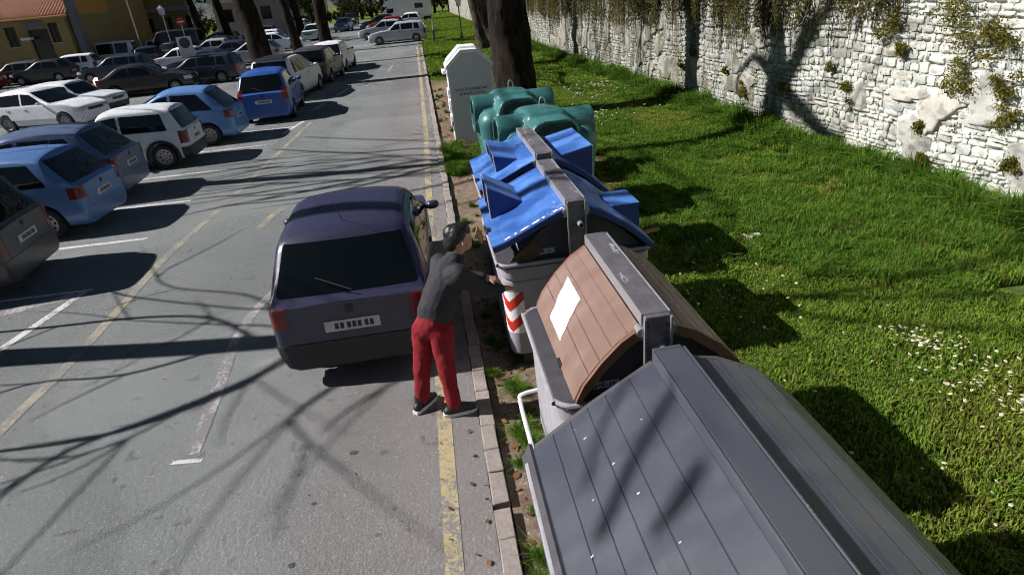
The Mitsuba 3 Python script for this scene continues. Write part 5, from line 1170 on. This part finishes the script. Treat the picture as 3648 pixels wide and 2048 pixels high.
# ---------------------------------------------------------------- signs, lamps, poles
k = thing('parking_sign', 'white rectangular no parking sign on a grey pole among the cars', 'sign')
tw = put(-12.1, 37.0, 0, 8)
obj('pole', cyl((0, .03, -.1), (0, .03, 2.45), .03, 12), 'mat_steel', k, to_world=tw)
obj('panel', box(-.36, .36, -.008, .008, 1.36, 2.42, .005), 'mat_offwhite', k, to_world=tw)
def disc(r, y, z, x=0.0, n=32, r0=0.0):
    m = trimesh.creation.annulus(r0, r, .003, sections=n) if r0 > 0 else trimesh.creation.cylinder(r, .003, sections=n)
    m.apply_transform(trimesh.transformations.rotation_matrix(math.pi / 2, (1, 0, 0))); m.apply_translation((x, y, z)); return m
obj('blue_disc', disc(.23, -.012, 2.12), 'mat_sign_blue', k, smooth=False, to_world=tw)
obj('red_ring', disc(.26, -.013, 2.12, r0=.21), 'mat_sign_red', k, smooth=False, to_world=tw)
b = box(-.21, .21, -.0165, -.0145, -.028, .028); b.apply_transform(trimesh.transformations.rotation_matrix(math.radians(45), (0, 1, 0))); b.apply_translation((0, 0, 2.12)); obj('red_bar', b, 'mat_sign_red', k, smooth=False, to_world=tw)
k = thing('no_entry_sign', 'round red no entry sign on a pole before the shaded trees', 'sign')
tw = put(-20.1, 62.0, 0, 15)
obj('pole', cyl((0, .03, -.1), (0, .03, 3.3), .035, 12), 'mat_steel', k, to_world=tw)
obj('plate', disc(.36, 0, 2.95), 'mat_red', k, smooth=False, to_world=tw); obj('white_bar', box(-.26, .26, -.006, -.003, 2.90, 3.0), 'mat_white', k, smooth=False, to_world=tw)
def street_lamp(label, x, y, h, metal='mat_black', glass='mat_lampglass'):
    k = thing('street_lamp', label, 'street lamp'); tw = put(x, y)
    obj('post', tube([(0, 0, -.1), (0, 0, .4), (0, 0, .5), (0, 0, h)], [.07, .07, .045, .04], 12), metal, k, to_world=tw)
    obj('lantern', tm(m3.Manifold.hull_points(np.array([(a * .15, b * .15, h) for a in (-1, 1) for b in (-1, 1)] + [(a * .22, b * .22, h + .5) for a in (-1, 1) for b in (-1, 1)]))), glass, k, smooth=False, to_world=tw)
    obj('lantern_cap', tm(m3.Manifold.hull_points(np.array([(a * .26, b * .26, h + .51) for a in (-1, 1) for b in (-1, 1)] + [(0, 0, h + .8)]))), metal, k, smooth=False, to_world=tw)
street_lamp('black post lamp with a pale lantern beside the huge trees', 3.2, 50.0, 2.25)
street_lamp('pale lantern lamp before the shaded yellow building', -21.4, 62.0, 3.6, 'mat_steel')
k = thing('pole', 'thin pale pole with a green base at the edge of the lawn', 'pole'); obj('shaft', cyl((1.15, 51.0, -.1), (1.3, 51.0, 5.0), .06, 10), 'mat_steel', k); obj('base', cyl((1.15, 51.0, -.1), (1.165, 51.0, .8), .085, 10), 'mat_teal_dark', k)
k = thing('flag_pole', 'thin grey pole before the yellow long building', 'pole'); obj('shaft', cyl((-23.9, 62.0, -.1), (-23.9, 62.0, 6.5), .06, 10), 'mat_steel', k); obj('collar', cyl((-23.9, 62.0, -.1), (-23.9, 62.0, .3), .1, 10), 'mat_dark_plastic', k)

# ---------------------------------------------------------------- buildings at the left
def wall_with_holes(x0, x1, z0, z1, holes, y, th=.35):
    p = sg.box(x0, z0, x1, z1)
    for a, b, c, d in holes: p = p.difference(sg.box(a, c, b, d))
    return prism_y(p, y, y + th)
k = thing('low_house', 'low yellow house with a clay tile roof at the left edge', 'building')
yb = 57.0; holes = [(-31.5, -30.7, 2.35, 3.75), (-28.3, -27.6, 2.4, 3.8), (-29.9, -28.4, -.2, 3.45), (-34.4, -33.6, 2.35, 3.75)]
obj('wall', wall_with_holes(-40, -26.9, -.2, 4.25, holes, yb), 'mat_plaster_yellow', k, smooth=False)
obj('side_wall', box(-27.25, -26.9, yb + .36, yb + 9, -.2, 4.25), 'mat_plaster_yellow', k, smooth=False)
for a, b, c, d in holes[:2] + holes[3:]:
    w = fresh(k + '__window'); scene[w] = mikit.ply(box(a, b, yb + .20, yb + .23, c, d), 'mat_window', smooth=False)
    scene[w + '__frame'] = mikit.ply(cat([box(a, a + .06, yb + .14, yb + .195, c, d), box(b - .06, b, yb + .14, yb + .195, c, d), box((a + b) / 2 - .03, (a + b) / 2 + .03, yb + .14, yb + .195, c, d)]), 'mat_shutter', smooth=False)
    scene[w + '__sill'] = mikit.ply(box(a - .1, b + .1, yb - .08, yb + .15, c - .08, c - .002), 'mat_plaster_grey', smooth=False)
obj('doorway', box(-29.9, -28.4, yb + .25, yb + .29, -.2, 3.45), 'mat_window', k, smooth=False)
obj('signboard', box(-29.9, -28.5, yb - .10, yb - .02, 3.55, 4.0), 'mat_downpipe', k, smooth=False)
obj('awning', box(-30.2, -29.5, yb - .7, yb - .1, 2.75, 2.95, .03), 'mat_lampglass', k, smooth=False)
roof = fresh(k + '__roof')
rp = [(-40.5, yb - .5, 4.28), (-26.5, yb - .5, 4.28), (-27.6, yb + 4.0, 5.6), (-40.5, yb + 4.0, 5.9)]
scene[roof] = mikit.ply(tm(m3.Manifold.hull_points(np.array(rp + [(a, b, c - .12) for a, b, c in rp]))), 'mat_terracotta', smooth=False)
tl = []
for i in range(58):
    t = i / 57; a = np.array(rp[0]) * (1 - t) + np.array(rp[1]) * t; b = np.array(rp[3]) * (1 - t) + np.array(rp[2]) * t
    tl.append(cyl(a + [0, 0, .03], b + [0, 0, .03], .09, 6))
kx = fresh(roof + '__tile_rows'); scene[kx] = mikit.ply(trimesh.util.concatenate(tl), 'mat_terracotta_dark', smooth=60); labels[kx] = {'kind': 'stuff'}
obj('gutter', cyl((-40.5, yb - .58, 4.22), (-26.4, yb - .58, 4.22), .08, 10), 'mat_plaster_orange', k)
k = thing('tall_house', 'tall orange house rising behind the low yellow house', 'building')
obj('wall', box(-44, -27.4, yb + 9.5, yb + 18, -.2, 11), 'mat_plaster_orange', k, smooth=False)
obj('cornice', box(-44.2, -27.2, yb + 9.3, yb + 9.48, 6.4, 6.6), 'mat_terracotta', k, smooth=False)
k = thing('downpipe', 'broad grey corner pier between the low house and the long building', 'pier')
obj('shaft', box(-26.75, -26.2, yb + .4, yb + 1.0, -.2, 9, .03), 'mat_downpipe', k); obj('foot', box(-26.85, -26.1, yb + .3, yb + 1.1, -.2, .3, .03), 'mat_plaster_grey', k)
k = thing('long_building', 'long shaded yellow building with a ledge and a row of narrow windows', 'building')
yb2 = 76.0; hl = []
for i in range(7): x = -35.5 + i * 1.9; hl.append((x, x + .5, 2.1, 3.4))
hu = [(-35.0 + i * 2.6, -34.2 + i * 2.6, 5.6, 7.2) for i in range(5)]
obj('wall', wall_with_holes(-38, -23.6, -.2, 12, hl + hu, yb2), 'mat_plaster_yellow', k, smooth=False)
obj('ledge', box(-38.2, -23.4, yb2 - .35, yb2 - .003, 3.95, 4.35), 'mat_plaster_grey', k, smooth=False)
for a, b, c, d in hl + hu:
    w = fresh(k + '__window'); scene[w] = mikit.ply(box(a, b, yb2 + .2, yb2 + .24, c, d), 'mat_window', smooth=False)
k = thing('grey_block', 'grey shaded block right of the long yellow building', 'building')
obj('wall', wall_with_holes(-23.3, -15.5, -.2, 12, [(-22.4 + 2.2 * i, -21.2 + 2.2 * i, 2.2, 3.6) for i in range(3)], 84.0), 'mat_plaster_grey', k, smooth=False)
for i in range(3): obj('window', box(-22.4 + 2.2 * i, -21.2 + 2.2 * i, 84.2, 84.24, 2.2, 3.6), 'mat_window', k, smooth=False)
obj('canopy', box(-23.3, -15.0, 82.5, 83.99, 4.3, 4.6), 'mat_plaster_cream', k, smooth=False)
k = thing('far_house', 'pale rendered house beyond the far hedge', 'building')
obj('wall', wall_with_holes(-23.6, -18.2, -.2, 6.4, [(-20.4, -19.6, 2.6, 4.0), (-22.6, -21.8, 2.6, 4.0)], 150.0), 'mat_plaster_cream', k, smooth=False)
for a in (-20.4, -22.6): obj('window', box(a, a + .8, 150.2, 150.24, 2.6, 4.0), 'mat_window', k, smooth=False)
obj('roof', prism_y(sg.Polygon([(-24, 6.4), (-17.8, 6.4), (-20.9, 8)]), 149.6, 157), 'mat_terracotta', k, smooth=False)
k = thing('far_house', 'grey shaded house left of the pale far house', 'building')
obj('wall', box(-31, -24.2, 152, 158, -.2, 6.5), 'mat_plaster_grey', k, smooth=False)
for a in (-30, -27.5): obj('window', box(a, a + .9, 151.9, 151.97, 2.6, 4.0), 'mat_window', k, smooth=False)
obj('roof', prism_y(sg.Polygon([(-31.4, 6.5), (-23.8, 6.5), (-27.6, 8)]), 151.6, 158), 'mat_terracotta', k, smooth=False)

# ---------------------------------------------------------------- far vegetation
def hedge(label, x0, x1, y, h, seed, cols, n=2600, name='hedge', size=(.12, .32)):
    r = np.random.default_rng(seed); k = thing(name, label, name.replace('_', ' ')); L = x1 - x0
    ms, cs = [], []
    for i in range(int(L / 1.2)):
        m, c = leaf_cloud(int(n / max(1, L / 1.2)), (x0 + (i + .5) * 1.2, y + r.normal(0, .3), h * .5), np.array([.9, .8, h * .52 * r.uniform(.85, 1.15)]), seed + i, size, cols, shell=True); ms.append(m); cs.append(c)
    obj('leaves', trimesh.util.concatenate(ms), 'mat_leaf', k, smooth=False, color=np.vstack(cs))
    obj('stems', trimesh.util.concatenate([cyl((x0 + (i + .5) * 1.2, y, -.2), (x0 + (i + .5) * 1.2 + r.normal(0, .2), y, h * .7), .08, 6) for i in range(int(L / 1.2))]), 'mat_bark', k)
DK = ((.012, .022, .006), (.04, .06, .018))
BR_ = ((.035, .028, .018), (.10, .08, .045))
hedge('dark clipped hedge before the pale far house', -27, -12.5, 128, 1.9, 400, DK)
hedge('brown tangled brush below the far wood', -13.5, 14, 126.5, 3.4, 460, BR_, 5200, name='brushwood')
hedge('dark shrubs along the far side of the car park', -52, -28, 118, 3.0, 420, DK, 3600)
struct('far_meadow', flat(sg.Polygon([(-40, 112), (1.5, 109), (6, 124), (-40, 127)]), -.06), 'mat_far_grass', 'bright strip of grass beyond the car park')
WD = 'trees of the far wood'
def wood_tree(label, x, y, h, seed, cols, n=2200, w=2.6, group=WD):
    k = thing('tree', label, 'tree', group); r = np.random.default_rng(seed)
    obj('trunk', trunk_mesh([(x, y, -.2), (x + .1, y, h * .3), (x + r.normal(0, .3), y, h * .7)], [.28, .22, .10], 8, seed), 'mat_bark', k, smooth=60)
    obj('branches', limbs((x, y, h * .25), 4, h * .30, .08, seed, levels=2), 'mat_bark', k, smooth=60)
    ms, cs = [], []
    for i in range(7):
        m, c = leaf_cloud(int(n / 7), (x + r.normal(0, w * .38), y + r.normal(0, w * .35), h * r.uniform(.16, .8)), np.array([w * .5, w * .5, h * .20]), seed * 9 + i, (.07, .24), cols, shell=True); ms.append(m); cs.append(c)
    obj('crown', trimesh.util.concatenate(ms), 'mat_leaf', k, smooth=False, color=np.vstack(cs))
r = np.random.default_rng(77)
wx = np.linspace(-13.5, 13, 15)
for i, x in enumerate(wx):
    wood_tree(f'brown bare wood tree beyond the far grass' if x < -1 else 'brown bare wood tree behind the camper and the lawn', float(x + r.normal(0, .4)), float(131 + r.uniform(-3, 4) - (0 if x < 3 else 8)), float(r.uniform(7.5, 10.5)), 500 + i, BR_ if i % 3 else DK)
for k_ in [q for q in labels if q.startswith('tree') and labels[q].get('label') in ('brown bare wood tree beyond the far grass',)]: labels[k_]['group'] = 'far wood beyond the grass'
for k_ in [q for q in labels if q.startswith('tree') and labels[q].get('label') == 'brown bare wood tree behind the camper and the lawn']: labels[k_]['group'] = 'far wood behind the camper'
EV = 'dark evergreens behind the car park'
for i, (x, y, h) in enumerate([(-17.6, 93, 8), (-21.5, 96, 9), (-14.6, 99, 8), (-25.5, 100, 9), (-30.5, 102, 9), (-36, 104, 9), (-42, 106, 9)]):
    wood_tree('dark evergreen filling the shade behind the parked cars', x, y, h, 600 + i, DK, 2400, 3.2, EV)
